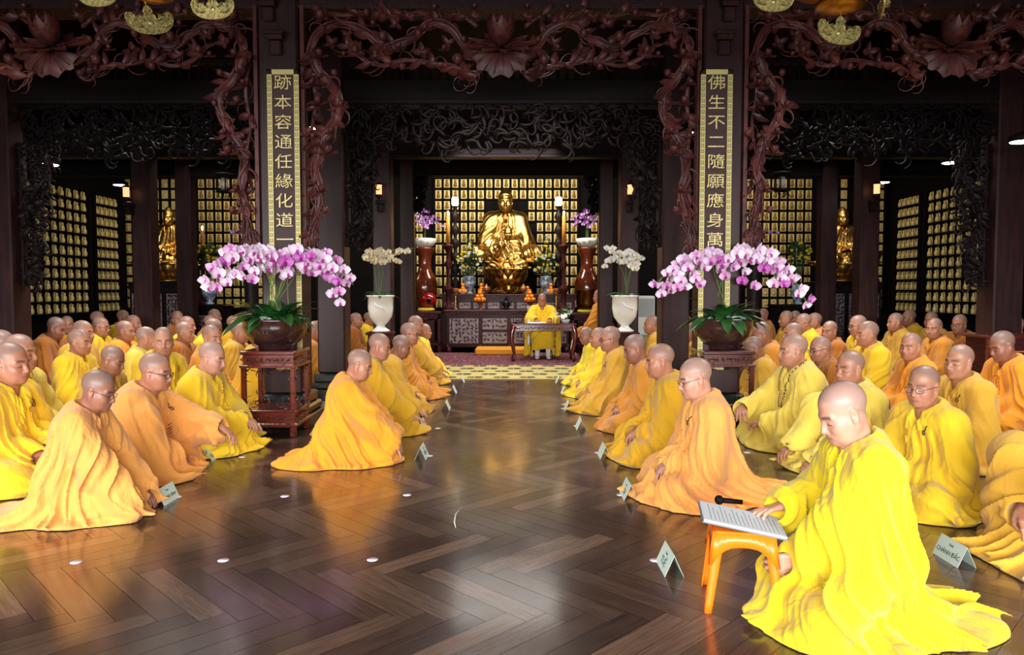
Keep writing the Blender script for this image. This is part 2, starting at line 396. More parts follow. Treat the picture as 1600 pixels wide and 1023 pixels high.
    def robe(s):
        rs = np.random.RandomState(s.seed); ph = rs.rand(12) * 20; g = s.girth; nk = s.neck; pz = float(s.pelvis[2])
        sd = 1 if rs.rand() > .5 else -1
        def fn(P):
            x, y, z = P.T
            o = P + ph[:3].astype(f4)
            w1 = noise3(o * 3.2) - .5; w2 = noise3(o * (7, 7, 4)) - .5
            # torso and shoulders
            d = ell(P, s.chest + V3(-.005, 0, -.01), (.135 * g, .20 * g, .235)); d = smin(d, ell(P, s.pelvis + V3(.02, 0, .05), (.17 * g, .215 * g, .17)), .10)
            d = smin(d, caps(P, s.sh[0] + V3(0, -.015, .012), s.sh[1] + V3(0, .015, .012), .068, .068), .07)
            d = smin(d, caps(P, nk + V3(-.028, 0, -.03), nk + V3(-.030, 0, .012), .084, .060), .05)
            arm = None
            for i in (0, 1):
                e = s.el[i]; w = s.wr[i]; fw = (w - e) / (np.linalg.norm(w - e) + 1e-6)
                a = smin(caps(P, s.sh[i], e, .073, .085), caps(P, e, w - fw * .005, .080, .058), .05)
                bag = V3(0, 0, -1) * (.055 + .05 * s.cloak); q1 = e + bag * 1.1; q2 = w + bag * .85 - fw * .02
                q1[2] = max(q1[2], .07); q2[2] = max(q2[2], .05)
                a = smin(a, caps(P, q1, q2, .055, .040), .09); a = smin(a, caps(P, (s.sh[i] + e) / 2, q1, .05, .05), .08)
                arm = a if arm is None else np.minimum(arm, a)
            leg = None
            for i in (0, 1):
                a = smin(caps(P, s.hip[i], s.kn[i], .115, .082), caps(P, s.kn[i], s.an[i], .080, .066 if s.mode != 'chair' else .09), .06)
                leg = a if leg is None else smin(leg, a, .07 if s.mode != 'kneel' else .10)
            if s.mode in ('lotus', 'kneeup'):
                leg = smin(leg, ell(P, (.20, 0, .06), (.17, .24 * s.span, .075)), .07)
                fl = ell(P, (.12, 0, .0), (.37, .40 * s.span, .050))
            elif s.mode == 'kneel':
                leg = smin(leg, ell(P, (.16, 0, .11), (.24, .20 * g, .12)), .08)
                fl = ell(P, (.10, 0, .0), (.42, .28 * s.span, .055))
            else:
                leg = smin(leg, caps(P, (.42, 0, .46), (.44, 0, .30), .10, .11), .08)
                leg = smin(leg, ell(P, (.40, 0, .36), (.10, .20, .17)), .06); fl = leg + .05
                for sgn in (1, -1): leg = smin(leg, caps(P, (.16, .27 * sgn, .50), (.22, .29 * sgn, .08), .055, .050), .06)
                leg = smax(leg, -(z - .06), .01); leg = smax(leg, -np.maximum(np.maximum(z - .20, np.abs(y) - .21), -x + .25), .02)
            if s.train > 0:
                fl = smin(fl, ell(P, (-.20 - .16 * s.train, -.02, .0), (.26 + .10 * s.train, .27, .055)), .06)
                leg = smin(leg, ell(P, (-.12, 0, .05), (.16, .2, .09)), .1)
            u = np.arctan2(y, x - .05)
            fl = fl - .012 * np.sin(u * 6 + 6 * w1 + ph[3]) * sstep(.0, .3, np.hypot(x, y))
            d = smin(d, leg, .085); d = smin(d, arm, .050)
            if s.mode != 'chair': d = smin(d, fl, .055)
            # folds: ridged noise drawn out along the fall of the cloth
            zn = sstep(pz + .02, pz + .42, z); tw = .9 * sd
            ang = u + tw * z * 1.6 + .9 * w1
            f1 = 1 - np.abs(2 * noise3(np.stack([np.cos(ang) * 5.4 + ph[4], np.sin(ang) * 5.4 + ph[5], z * 2.1 + ph[6]], 1).astype(f4)) - 1)
            f2 = 1 - np.abs(2 * noise3(np.stack([np.cos(ang * 1 + .7) * 9 + ph[7], np.sin(ang) * 9 + ph[5], z * 4.5 + ph[6]], 1).astype(f4)) - 1)
            amp = .015 + .024 * (1 - zn); amp = amp * (1 - .75 * sstep(.0, .05, z - nk[2] + .03))
            dis = amp * (f1 ** 3 - .25) + amp * .30 * (f2 ** 2 - .3)
            # ruffles around the forearms: bands across the sleeve
            for i in (0, 1):
                e = s.el[i]; w = s.wr[i]; ax = (w - e) / (np.linalg.norm(w - e) + 1e-6); t = (P - e) @ ax
                near = np.exp(-np.maximum(caps(P, e, w, .08, .08), 0) ** 2 / .002) * sstep(-.05, .05, t)
                f3 = 1 - np.abs(np.sin(t * 26 + 5 * w2 + (P @ V3(0, .2, 1)) * 17 + ph[8 + i]))
                dis = dis + near * .012 * (f3 ** 2 - .3)
            puddle = 1 - sstep(.03, .13, z)
            dis = dis + puddle * .006 * np.sin(z * 62 + 7 * w1 + 3 * np.sin(u * 5 + ph[10]))
            # overlapping cloth edges: the outer robe wraps over one shoulder
            pl = (z - nk[2] + .06) + sd * 1.25 * y - .05 * w1 - .12 * (x > 0) * x
            edge = sstep(-.02, .02, pl + .02) * (z > pz + .02)
            dis = dis + .0045 * edge
            pl2 = P @ V3(.8, -sd * .5, .55) - .30 - .10 * w1 - .3 * pz
            dis = dis + .005 * sstep(-.022, .022, pl2)
            d = d - dis * (.25 + .75 * sstep(.0, .045, z))
            # neck opening with the chest showing in a V, sleeve mouths
            hole = caps(P, nk + V3(.018, 0, -.02), nk + V3(.030, 0, .10), .060, .082)
            hole = smin(hole, caps(P, nk + V3(.10, 0, -.02), nk + V3(.145, 0, -.115), .034, .006), .02)
            d = smax(d, -hole, .008)
            for i in (0, 1):
                e = s.el[i]; w = s.wr[i]; fw = (w - e) / (np.linalg.norm(w - e) + 1e-6)
                d = smax(d, -caps(P, w - fw * .045, w + fw * .05, .033, .050), .008)
                fdir = s.hands[i][1][2] - s.wr[i]
                d = smax(d, -caps(P, w + fdir * .25, w + fdir * 1.8, .040, .052), .010)
            return np.maximum(d, .0025 - z)
        return fn
BOUNDS = {'lotus': ((-.75, -.62, -.02), (.62, .62, 1.0)), 'kneel': ((-.75, -.6, -.02), (.75, .6, 1.08)), 'kneeup': ((-.6, -.6, -.02), (.75, .6, 1.0)), 'chair': ((-.35, -.5, -.02), (.7, .5, 1.4))}
def strip_on(fn, path, width, thick, name, m, parent, off=.004, closed=False):
    """a band of cloth laid on a surface along a path"""
    p, g = project(fn, path, off); n = len(p); mb = MB(); rows = []
    for i in range(n):
        t = p[min(i + 1, n - 1)] - p[max(i - 1, 0)]; t /= np.linalg.norm(t) + 1e-9; nn = g[i] / (np.linalg.norm(g[i]) + 1e-9)
        b = np.cross(t, nn); b /= np.linalg.norm(b) + 1e-9
        w = width * .5; rows.append([p[i] - b * w, p[i] - b * w * .9 + nn * thick, p[i] + b * w * .9 + nn * thick, p[i] + b * w, p[i] - nn * .006, p[i] - b * w])
    mb.grid([[tuple(q) for q in r] for r in rows])
    return mb.build(name, m, parent)
def smoothpath(ks, n=24):
    ks = [np.array(k, f4) for k in ks]; out = []
    for i in range(len(ks) - 1):
        p0 = ks[max(i - 1, 0)]; p1 = ks[i]; p2 = ks[i + 1]; p3 = ks[min(i + 2, len(ks) - 1)]
        for j in range(n):
            t = j / n; out.append(.5 * ((2 * p1) + (-p0 + p2) * t + (2 * p0 - 5 * p1 + 4 * p2 - p3) * t * t + (-p0 + 3 * p1 - 3 * p2 + p3) * t ** 3))
    out.append(ks[-1]); return np.array(out, f4)
SKIN = {}
def skin_mat(): return mat('skin', (1, 1, 1), .42, attr='tone', sss=.12, bump=(220, .12, .001))
def robe_mat(name, rgb):
    if 'robe_' + name in MATS: return MATS['robe_' + name]
    c = srgb(*rgb); c2 = tuple(v * .92 for v in c)
    m = mat('robe_' + name, c, .88, noise=(2.5, c2), spec=.15, sheen=.25)
    nt = m.node_tree; b = nt.nodes['Principled BSDF']; tc = nt.nodes['Texture Coordinate']
    n = nt.nodes.new('ShaderNodeTexNoise'); n.inputs['Scale'].default_value = 14; n.inputs['Detail'].default_value = 3; n.inputs['Distortion'].default_value = .8
    mp = nt.nodes.new('ShaderNodeMapping'); mp.inputs['Scale'].default_value = (1, 1, .35); nt.links.new(tc.outputs['Object'], mp.inputs[0]); nt.links.new(mp.outputs[0], n.inputs[0])
    w = nt.nodes.new('ShaderNodeTexNoise'); w.inputs['Scale'].default_value = 500; nt.links.new(tc.outputs['Object'], w.inputs[0])
    b1 = nt.nodes.new('ShaderNodeBump'); b1.inputs['Strength'].default_value = .5; b1.inputs['Distance'].default_value = .03; nt.links.new(n.outputs[0], b1.inputs['Height'])
    b2 = nt.nodes.new('ShaderNodeBump'); b2.inputs['Strength'].default_value = .25; b2.inputs['Distance'].default_value = .001; nt.links.new(w.outputs[0], b2.inputs['Height']); nt.links.new(b1.outputs[0], b2.inputs['Normal'])
    nt.links.new(b2.outputs[0], b.inputs['Normal']); return m
def make_person(pose, tone, robe_m, hb=.0055, hr=.0065, collar_m=None, glasses=None, clasp=False, beads=False, cloth=None):
    """returns the body object (root) with robe, collar ... as children, at the origin, not yet placed"""
    lo, hi = BOUNDS[pose.mode]
    fb = pose.body(); V, Q = nets(fb, lo, hi, hb, 1)
    me = mesh_np('person', V, Q); a = me.attributes.new('tone', 'FLOAT_COLOR', 'POINT')
    col = pose.colours(V, tone); a.data.foreach_set('color', np.concatenate([col, np.ones((len(col), 1), f4)], 1).ravel())
    root = link('person', me, skin_mat())
    fr = pose.robe(); V, Q = nets(fr, lo, hi, hr, 7)
    link('robe', mesh_np('robe', V, Q), robe_m, root)
    nk = pose.neck; cs = []
    for sg in (-1, 1): cs.append(smoothpath([nk + V3(-.075, 0, .050), nk + V3(-.045, sg * .060, .045), nk + V3(.015, sg * .080, .018), nk + V3(.075, sg * .066, -.030), nk + V3(.120, sg * .030, -.085), nk + V3(.150, -sg * .025, -.15), nk + V3(.150, -sg * .075, -.24)], 4))
    def fc(P):
        d = fr(P); t = None
        for c in cs:
            for i in range(0, len(c) - 1, 2):
                k = caps(P, c[i], c[min(i + 2, len(c) - 1)], .021, .021); t = k if t is None else np.minimum(t, k)
        return smax(d - .0065, t - .004, .006)
    V, Q = nets(fc, nk + V3(-.16, -.16, -.34), nk + V3(.26, .16, .13), hr * .9, 1)
    link('collar', mesh_np('collar', V, Q), collar_m or robe_m, root)
    if glasses: make_glasses(pose, root, glasses)
    if clasp:
        p, g = project(fr, nk + V3(.14, .09, -.11), .006); p = p[0]; g = g[0]; nrm = Vector(g).normalized()
        M = Matrix.Translation(Vector(p)) @ nrm.to_track_quat('Z', 'Y').to_matrix().to_4x4()
        mb = MB(); pts = [(.012 * math.cos(t), .012 * math.sin(t), .003) for t in np.linspace(0, 2 * math.pi, 17)]
        mb.tube(pts, .003, 6, M, cap=False)
        k = MB(); P2, _ = project(fr, smoothpath([p + V3(0, .005, .012), p + V3(-.02, .012, .04)], 8), .004); k.tube([tuple(v) for v in P2], .003, 6)
        c = mb.build('robe_clasp', mat('clasp_wood', srgb(70, 45, 25), .35, coat=.4), root)
        k.build('cord', mat('clasp_cord', srgb(60, 50, 30), .8), c)
    if beads:
        for sg in (1, -1):
            pts = smoothpath([nk + V3(-.07, sg * .02, .03), nk + V3(.02, sg * .10, .03), nk + V3(.11, sg * .09, -.05), nk + V3(.15, sg * .055, -.16), nk + V3(.15, sg * .02, -.27)], 9)
            pp, _ = project(fr, pts, .007); mb = MB(); [mb.ball(tuple(v), .0052, 6) for v in pp]; mb.build('prayer_beads', mat('bead_wood', srgb(60, 32, 18), .3, coat=.5), root)
    return root
def lens_mat():
    if 'lens' in MATS: return MATS['lens']
    m = mat('lens', (.95, .97, 1), .02); m.node_tree.nodes['Principled BSDF'].inputs['Alpha'].default_value = .10; return m
def make_glasses(pose, root, kind):
    m = mat('glasses_' + kind, srgb(15, 15, 18) if kind == 'black' else srgb(70, 70, 75), .3, .0 if kind == 'black' else .9)
    R = Matrix([list(map(float, r)) for r in pose.HR]).to_4x4(); M = Matrix.Translation(Vector([float(v) for v in pose.headc])) @ R @ Matrix.Scale(pose.hs, 4)
    mb = MB(); r = .0022 if kind == 'black' else .0013
    for sg in (1, -1):
        pts = [(.106 - .010 * abs(math.cos(t)) * 0 - abs(.032 + .022 * math.cos(t)) * .20, sg * (.033 + .022 * math.cos(t)), -.008 + .0165 * math.sin(t)) for t in np.linspace(0, 2 * math.pi, 19)]
        mb.tube(pts, r, 6, M, cap=False)
        mb.tube([(.094, sg * .056, -.002), (.06, sg * .072, .001), (.0, sg * .083, .004), (-.015, sg * .082, -.004)], r, 6, M)
    mb.tube([(.106, -.010, -.004), (.109, 0, -.002), (.106, .010, -.004)], r, 6, M)
    g = mb.build('glasses', m, root)
    l = MB()
    for sg in (1, -1):
        n = 16; c = (.0995, sg * .033, -.008); V = [c] + [(.106 - abs(.032 + .021 * math.cos(t)) * .20, sg * (.033 + .021 * math.cos(t)), -.008 + .0158 * math.sin(t)) for t in [2 * math.pi * k / n for k in range(n)]]
        l = MB(); l.add(V, [(0, 1 + k, 1 + (k + 1) % n) for k in range(n)], True, M); l.build('lens', lens_mat(), g)
# ------------------------------------------------------------------ the hall
Y0, Y1, Y2, Y3, YB = 6.95, 8.65, 11.95, 13.45, 17.6      # rows of columns, back wall
XI, XO, XW = 2.02, 5.82, 9.0
wood = mat('dark_wood', srgb(54, 30, 30), .42, noise=(3, srgb(36, 21, 22), (6, 6, .8)), bump=(30, .1, .004), spec=.35)
wood_deep = mat('deep_wood', srgb(30, 18, 19), .5, noise=(4, srgb(20, 13, 14), (5, 5, .8)), spec=.18)
wood_carved = mat('carved_wood', srgb(98, 49, 45), .45, noise=(5, srgb(60, 31, 31)), spec=.35)
wood_black = mat('black_wood', srgb(17, 12, 13), .7, noise=(5, srgb(11, 8, 9)), spec=.10)
rosewood = mat('rosewood', srgb(112, 38, 26), .25, noise=(7, srgb(70, 22, 16), (1, 1, 6)), coat=.6)
rosewood_dark = mat('rosewood_dark', srgb(74, 28, 28), .36, noise=(7, srgb(48, 18, 20), (1, 1, 6)), coat=.03, spec=.12)
stone_green = mat('green_stone', srgb(38, 50, 48), .25, noise=(14, srgb(22, 30, 30)), coat=.4)
gold = mat('gold', (.62, .38, .11), .32, 1.0, noise=(5, (.34, .18, .045)))
gold_flat = mat('gold_leaf', srgb(246, 234, 170), .5, .0, noise=(40, srgb(196, 170, 90)))
gold_plate = mat('gold_plaque', srgb(236, 218, 154), .45, .12, noise=(60, srgb(190, 160, 80)), bump=(90, .5, .004)); gold_relief = mat('gold_relief', srgb(150, 118, 52), .4, .4)
brass = mat('brass', srgb(176, 132, 62), .25, 1.0)
# floor: herringbone planks, each a quad of its own tone
def build_floor():
    L, W = .66, .11; c = math.sqrt(.5); V = []; Q = []; UV = []; T = []; rs = np.random.RandomState(3); g = .0009
    for i in range(-260, 260):
        for j in range(-26, 26):
            for kind in (0, 1):
                ox, oy = i * W + j * L, i * W - j * L
                if kind == 0: r = (ox, ox + L, oy, oy + W)
                else: r = (ox, ox + W, oy + W, oy + W + L)
                cx, cy = (r[0] + r[1]) / 2, (r[2] + r[3]) / 2; X = (cx + cy) * c; Y = (cy - cx) * c + 6
                if abs(X) > 9.3 or Y < -1.2 or Y > 17.3: continue
                n = len(V); pts = [(r[0] + g, r[2] + g), (r[1] - g, r[2] + g), (r[1] - g, r[3] - g), (r[0] + g, r[3] - g)]
                for (a, b) in pts: V.append(((a + b) * c, (b - a) * c + 6, 0)); 
                o = rs.rand(2) * 40
                uv = [(0, 0), (L, 0), (L, W), (0, W)] if kind == 0 else [(0, 0), (0, W), (L, W), (L, 0)]
                UV += [(u + o[0], v + o[1]) for u, v in uv]; t = rs.rand(); T += [t] * 4; Q.append((n, n + 1, n + 2, n + 3))
    me = mesh_np('floor', V, Q, False)
    uvl = me.uv_layers.new(name='grain'); uvl.data.foreach_set('uv', np.array(UV, f4).ravel())
    a = me.attributes.new('plank', 'FLOAT', 'POINT'); a.data.foreach_set('value', np.array(T, f4))
    m = bpy.data.materials.new('parquet'); m.use_nodes = True; nt = m.node_tree; b = nt.nodes['Principled BSDF']; N = nt.nodes.new; Lk = nt.links.new
    at = N('ShaderNodeAttribute'); at.attribute_name = 'plank'; uv = N('ShaderNodeUVMap'); uv.uv_map = 'grain'
    mp = N('ShaderNodeMapping'); mp.inputs['Scale'].default_value = (2.2, 34, 1); Lk(uv.outputs[0], mp.inputs[0])
    n = N('ShaderNodeTexNoise'); n.inputs['Scale'].default_value = 2.2; n.inputs['Detail'].default_value = 7; n.inputs['Distortion'].default_value = .5; Lk(mp.outputs[0], n.inputs[0])
    r = N('ShaderNodeValToRGB'); e = r.color_ramp.elements
    e[0].position = 0; e[0].color = srgb(66, 50, 43) + (1,); e[1].position = 1; e[1].color = srgb(118, 94, 79) + (1,)
    x = r.color_ramp.elements.new(.45); x.color = srgb(79, 60, 51) + (1,); x = r.color_ramp.elements.new(.75); x.color = srgb(96, 76, 64) + (1,)
    Lk(at.outputs['Fac'], r.inputs[0])
    r2 = N('ShaderNodeValToRGB'); r2.color_ramp.elements[0].position = .3; r2.color_ramp.elements[0].color = (.55, .5, .5, 1); r2.color_ramp.elements[1].position = .7; r2.color_ramp.elements[1].color = (1.15, 1.1, 1.05, 1)
    Lk(n.outputs[0], r2.inputs[0]); mx = N('ShaderNodeMix'); mx.data_type = 'RGBA'; mx.blend_type = 'MULTIPLY'; mx.inputs[0].default_value = 1
    Lk(r.outputs[0], mx.inputs[6]); Lk(r2.outputs[0], mx.inputs[7]); Lk(mx.outputs[2], b.inputs['Base Color'])
    n3 = N('ShaderNodeTexNoise'); n3.inputs['Scale'].default_value = 1.6; n3.inputs['Detail'].default_value = 4; tc = N('ShaderNodeTexCoord'); Lk(tc.outputs['Object'], n3.inputs[0])
    mr = N('ShaderNodeMapRange'); mr.inputs[1].default_value = .3; mr.inputs[2].default_value = .7; mr.inputs[3].default_value = .13; mr.inputs[4].default_value = .27; Lk(n3.outputs[0], mr.inputs[0]); Lk(mr.outputs[0], b.inputs['Roughness'])
    bp = N('ShaderNodeBump'); bp.inputs['Strength'].default_value = .12; bp.inputs['Distance'].default_value = .002; Lk(n.outputs[0], bp.inputs['Height']); Lk(bp.outputs[0], b.inputs['Normal'])
    b.inputs['Specular IOR Level'].default_value = .5; b.inputs['Coat Weight'].default_value = .25; b.inputs['Coat Roughness'].default_value = .12
    structure(link('floor', me, m))
build_floor()
structure(MB().box(-9.4, 9.4, -1.3, 17.4, -.12, -.004).build('floor_bed', wood_black))
structure(MB().box(-9.3, 9.3, YB + .05, YB + .25, 0, 5.4).build('wall_back', wood_black))
structure(MB().box(-9.3, 9.3, -1.5, -1.3, 2.45, 5.4).build('front_shade_wall', wood_black))  # unseen wall above the opening, added to keep daylight off the upper hall
structure(MB().box(-9.3, -9.05, -1.3, YB + .25, 0, 5.4).build('wall_left', wood_black))
structure(MB().box(9.05, 9.3, -1.3, YB + .25, 0, 5.4).build('wall_right', wood_black))
structure(MB().box(-9.3, 9.3, -1.3, YB + .25, 5.2, 5.4).build('ceiling', wood_black))
# columns
def column(x, y, w, label, base=True, top=5.2, wood_m=None):
    e = empty('wooden_column', (x, y, 0), 0, label, 'column', 'square timber columns'); e['kind'] = 'thing'
    h = w / 2
    MB().box(-h, h, -h, h, .30 if base else 0, top, bev=.018).build('shaft', wood_m or wood, e)
    if base:
        b = MB(); b.box(-h - .10, h + .10, -h - .10, h + .10, 0, .12, bev=.01); b.box(-h - .075, h + .075, -h - .075, h + .075, .12, .20, bev=.02); b.box(-h - .04, h + .04, -h - .04, h + .04, .20, .30, bev=.015)
        b.build('stone_base', stone_green, e)
    return e
side = {-1: 'left', 1: 'right'}
for sx in (-1, 1):
    sd = side[sx]
    column(sx * XI, Y0, .36, 'dark timber column carrying the %s gold lettered board' % sd)
    column(sx * (XI - .03), Y1, .32, 'bare timber column just behind the %s lettered column' % sd)
    column(sx * 1.98, Y2, .30, 'dark column with a lamp, beyond the %s white urn' % sd)
    column(sx * 1.80, Y3, .26, 'slim dark column at the %s front edge of the altar space' % sd)
    column(sx * XO, Y1, .34, 'tall reddish column at the far %s edge of the seated crowd' % sd)
    column(sx * XO, Y2, .30, 'timber column amid the %s crowd, second along the outer line' % sd)
    column(sx * XO, Y3, .28, 'darkest timber column amid the %s crowd, near the back wall' % sd)
# beams, in rows
def beam(name, x0, x1, y, z0, z1, t=.22, m=None):
    b = MB().box(x0, x1, y - t / 2, y + t / 2, z0, z1, bev=.012); b.box(x0, x1, y - t / 2 - .025, y + t / 2, z0 - .045, z0)
    structure(b.build(name, m or wood))
zt = at_y(800, 9, Y0 - .1).z
beam('trim_1', -9, 9, Y0, zt, zt + .30, .26)
z1a, z1b = at_y(800, 160, Y1).z, at_y(800, 128, Y1).z
beam('trim_2', -9, 9, Y1, z1a, z1b, .24, wood_deep)
z2a, z2b = at_y(800, 243, Y2).z, at_y(800, 196, Y2).z
beam('trim_3', -9, 9, Y2, z2a, z2b, .2, wood_deep)
z3a, z3b = at_y(800, 272, Y3).z, at_y(800, 246, Y3).z
beam('trim_4', -9, 9, Y3, z3a, z3b, .2, wood_black)
beam('trim_5', -9, 9, Y1, 4.5, 4.75, .24); beam('trim_6', -9, 9, Y2, 4.4, 4.6, .24, wood_deep)
# baluster rails above the second row beam
def rail(x0, x1, label):
    e = empty('baluster_rail', ((x0 + x1) / 2, Y1, z1b), 0, label, 'railing', 'baluster rails over the beams'); n = int((x1 - x0) / .105)
    w = (x1 - x0) / 2
    MB().box(-w, w, -.05, .05, .20, .25, bev=.008).build('top_rail', wood_deep, e)
    p = None; prof = [(.012, 0), (.02, .02), (.012, .04), (.024, .085), (.012, .13), (.02, .17), (.014, .20)]
    for i in range(n):
        x = -w + (i + .5) * 2 * w / n
        if p is None: p = MB().lathe(prof, 8).build('baluster', wood_deep, e)
        else: q = p.copy(); C.objects.link(q); p = q
        p.location = (x, 0, 0)
rail(-1.85, 1.85, 'row of little turned balusters behind the central lotus carving')
rail(-5.6, -2.2, 'row of little turned balusters behind the left lotus carving')
rail(2.2, 5.6, 'row of little turned balusters behind the right lotus carving')
# ------------------------------------------------------------------ carving kit (all in local x,z; depth along y, front is -y)
def petal(mb, M, L, W, cup=.3, n=5, k=4):
    P = []
    for i in range(n + 1):
        t = i / n; w = W * math.sin(math.pi * min(1, .12 + t * .88)) ** .8 * (1 - .15 * t) if i < n else 0.0
        P.append([(t * L * math.cos(cup * t * 1.4), w * s_, t * L * math.sin(cup * t * 1.6) + abs(s_) ** 2 * W * .45) for s_ in [(-1 + 2 * j / k) for j in range(k + 1)]])
    mb.grid(P, True, M)
def lotus_mb(r, heart=True):
    mb = MB()
    for ring, (cnt, cup, L, z, off) in enumerate(((9, .05, 1.0, -.10, 0), (8, .55, .85, 0.0, .2), (7, 1.05, .74, .05, .5))):
        for i in range(cnt):
            a = 2 * math.pi * (i + off) / cnt; M = Matrix.Translation((0, 0, z * r)) @ Matrix.Rotation(a, 4, 'Z') @ Matrix.Translation((.12 * r, 0, 0)) @ Matrix.Rotation(-cup * .8, 4, 'Y')
            petal(mb, M, L * r, .27 * r, cup)
    if heart: mb.ball((0, 0, .32 * r), .36 * r, 12, sc=(1, 1, .9))
    return mb
def bud_mb(r):
    mb = MB(); mb.ball((0, 0, .15 * r), .62 * r, 10, sc=(1, 1, 1.1))
    for i in range(7):
        a = 2 * math.pi * i / 7; petal(mb, Matrix.Translation((0, 0, -.35 * r)) @ Matrix.Rotation(a, 4, 'Z') @ Matrix.Translation((.2 * r, 0, 0)) @ Matrix.Rotation(-.55, 4, 'Y'), .95 * r, .30 * r, .45)
    return mb
def leaf_in(mb, x, z, ang, L, W, y=0.0, twist=0.0):
    M = Matrix.Translation((x, y, z)) @ Matrix.Rotation(-ang, 4, 'Y') @ Matrix.Rotation(twist, 4, 'X') @ Matrix.Rotation(math.pi / 2, 4, 'X')
    petal(mb, M, L, W, .35, 5, 4)
def scroll(mb, x, z, ang, L, r, turn=1.5, y=0.0, n=9):
    pts = []; px, pz = x, z
    for i in range(n):
        t = i / (n - 1); a = ang + turn * t * t * 2.0; pts.append((px, y - .03 * math.sin(math.pi * t), pz)); px += math.cos(a) * L / n; pz += math.sin(a) * L / n
    mb.tube(pts, [r * (1 - .8 * i / (n - 1)) for i in range(n)], 6)
def spl(ks, n=10): return [tuple(map(float, p)) for p in smoothpath([(k[0], 0, k[1]) for k in ks], n)]
def vine(mb, ks, r, rs, y=0.0, leaves=1.0, grooves=True):
    pts = spl(ks, 9); n = len(pts)
    wob = [(p[0], y - .02 * math.sin(i * .35), p[2]) for i, p in enumerate(pts)]
    mb.tube(wob, [r * (1 - .35 * i / n) for i in range(n)], 8)
    for k in range(3):      # strands along the stem
        mb.tube([(p[0] + r * .75 * math.cos(k * 2 + i * .25), p[1] - r * .55, p[2] + r * .75 * math.sin(k * 2 + i * .25)) for i, p in enumerate(wob)], r * .28, 5)
    for i in range(2, n - 1, 2):
        for s_ in (-1, 1):
            if rs.rand() > leaves: continue
            t = math.atan2(pts[i][2] - pts[i - 1][2], pts[i][0] - pts[i - 1][0]) + s_ * (.5 + rs.rand() * .7)
            p = wob[i]
            if rs.rand() < .5: scroll(mb, p[0], p[2], t, .16 + .14 * rs.rand(), r * .32, -s_ * (1 + rs.rand()), p[1])
            else: leaf_in(mb, p[0], p[2], t, .10 + .07 * rs.rand(), .028 + .015 * rs.rand(), p[1] - .02, rs.rand() - .5)
PXC = at_y(800, 60, Y0 - .15)
def loc_px(px, py, cx=0.0, y=Y0 - .15):      # picture measure of the central carving turned into metres on its plane
    q = at_y(px, py, y); return (q.x - cx, q.z)
LOTUS = lotus_mb(1.0).mesh('lotus'); BUD = bud_mb(1.0).mesh('lotus_bud')
def put(me, name, m, parent, loc, sc, rot=(0, 0, 0)):
    o = link(name, me, None, parent)
    if not me.materials: me.materials.append(m)
    o.location = loc; o.scale = (sc, sc, sc); o.rotation_euler = rot; return o
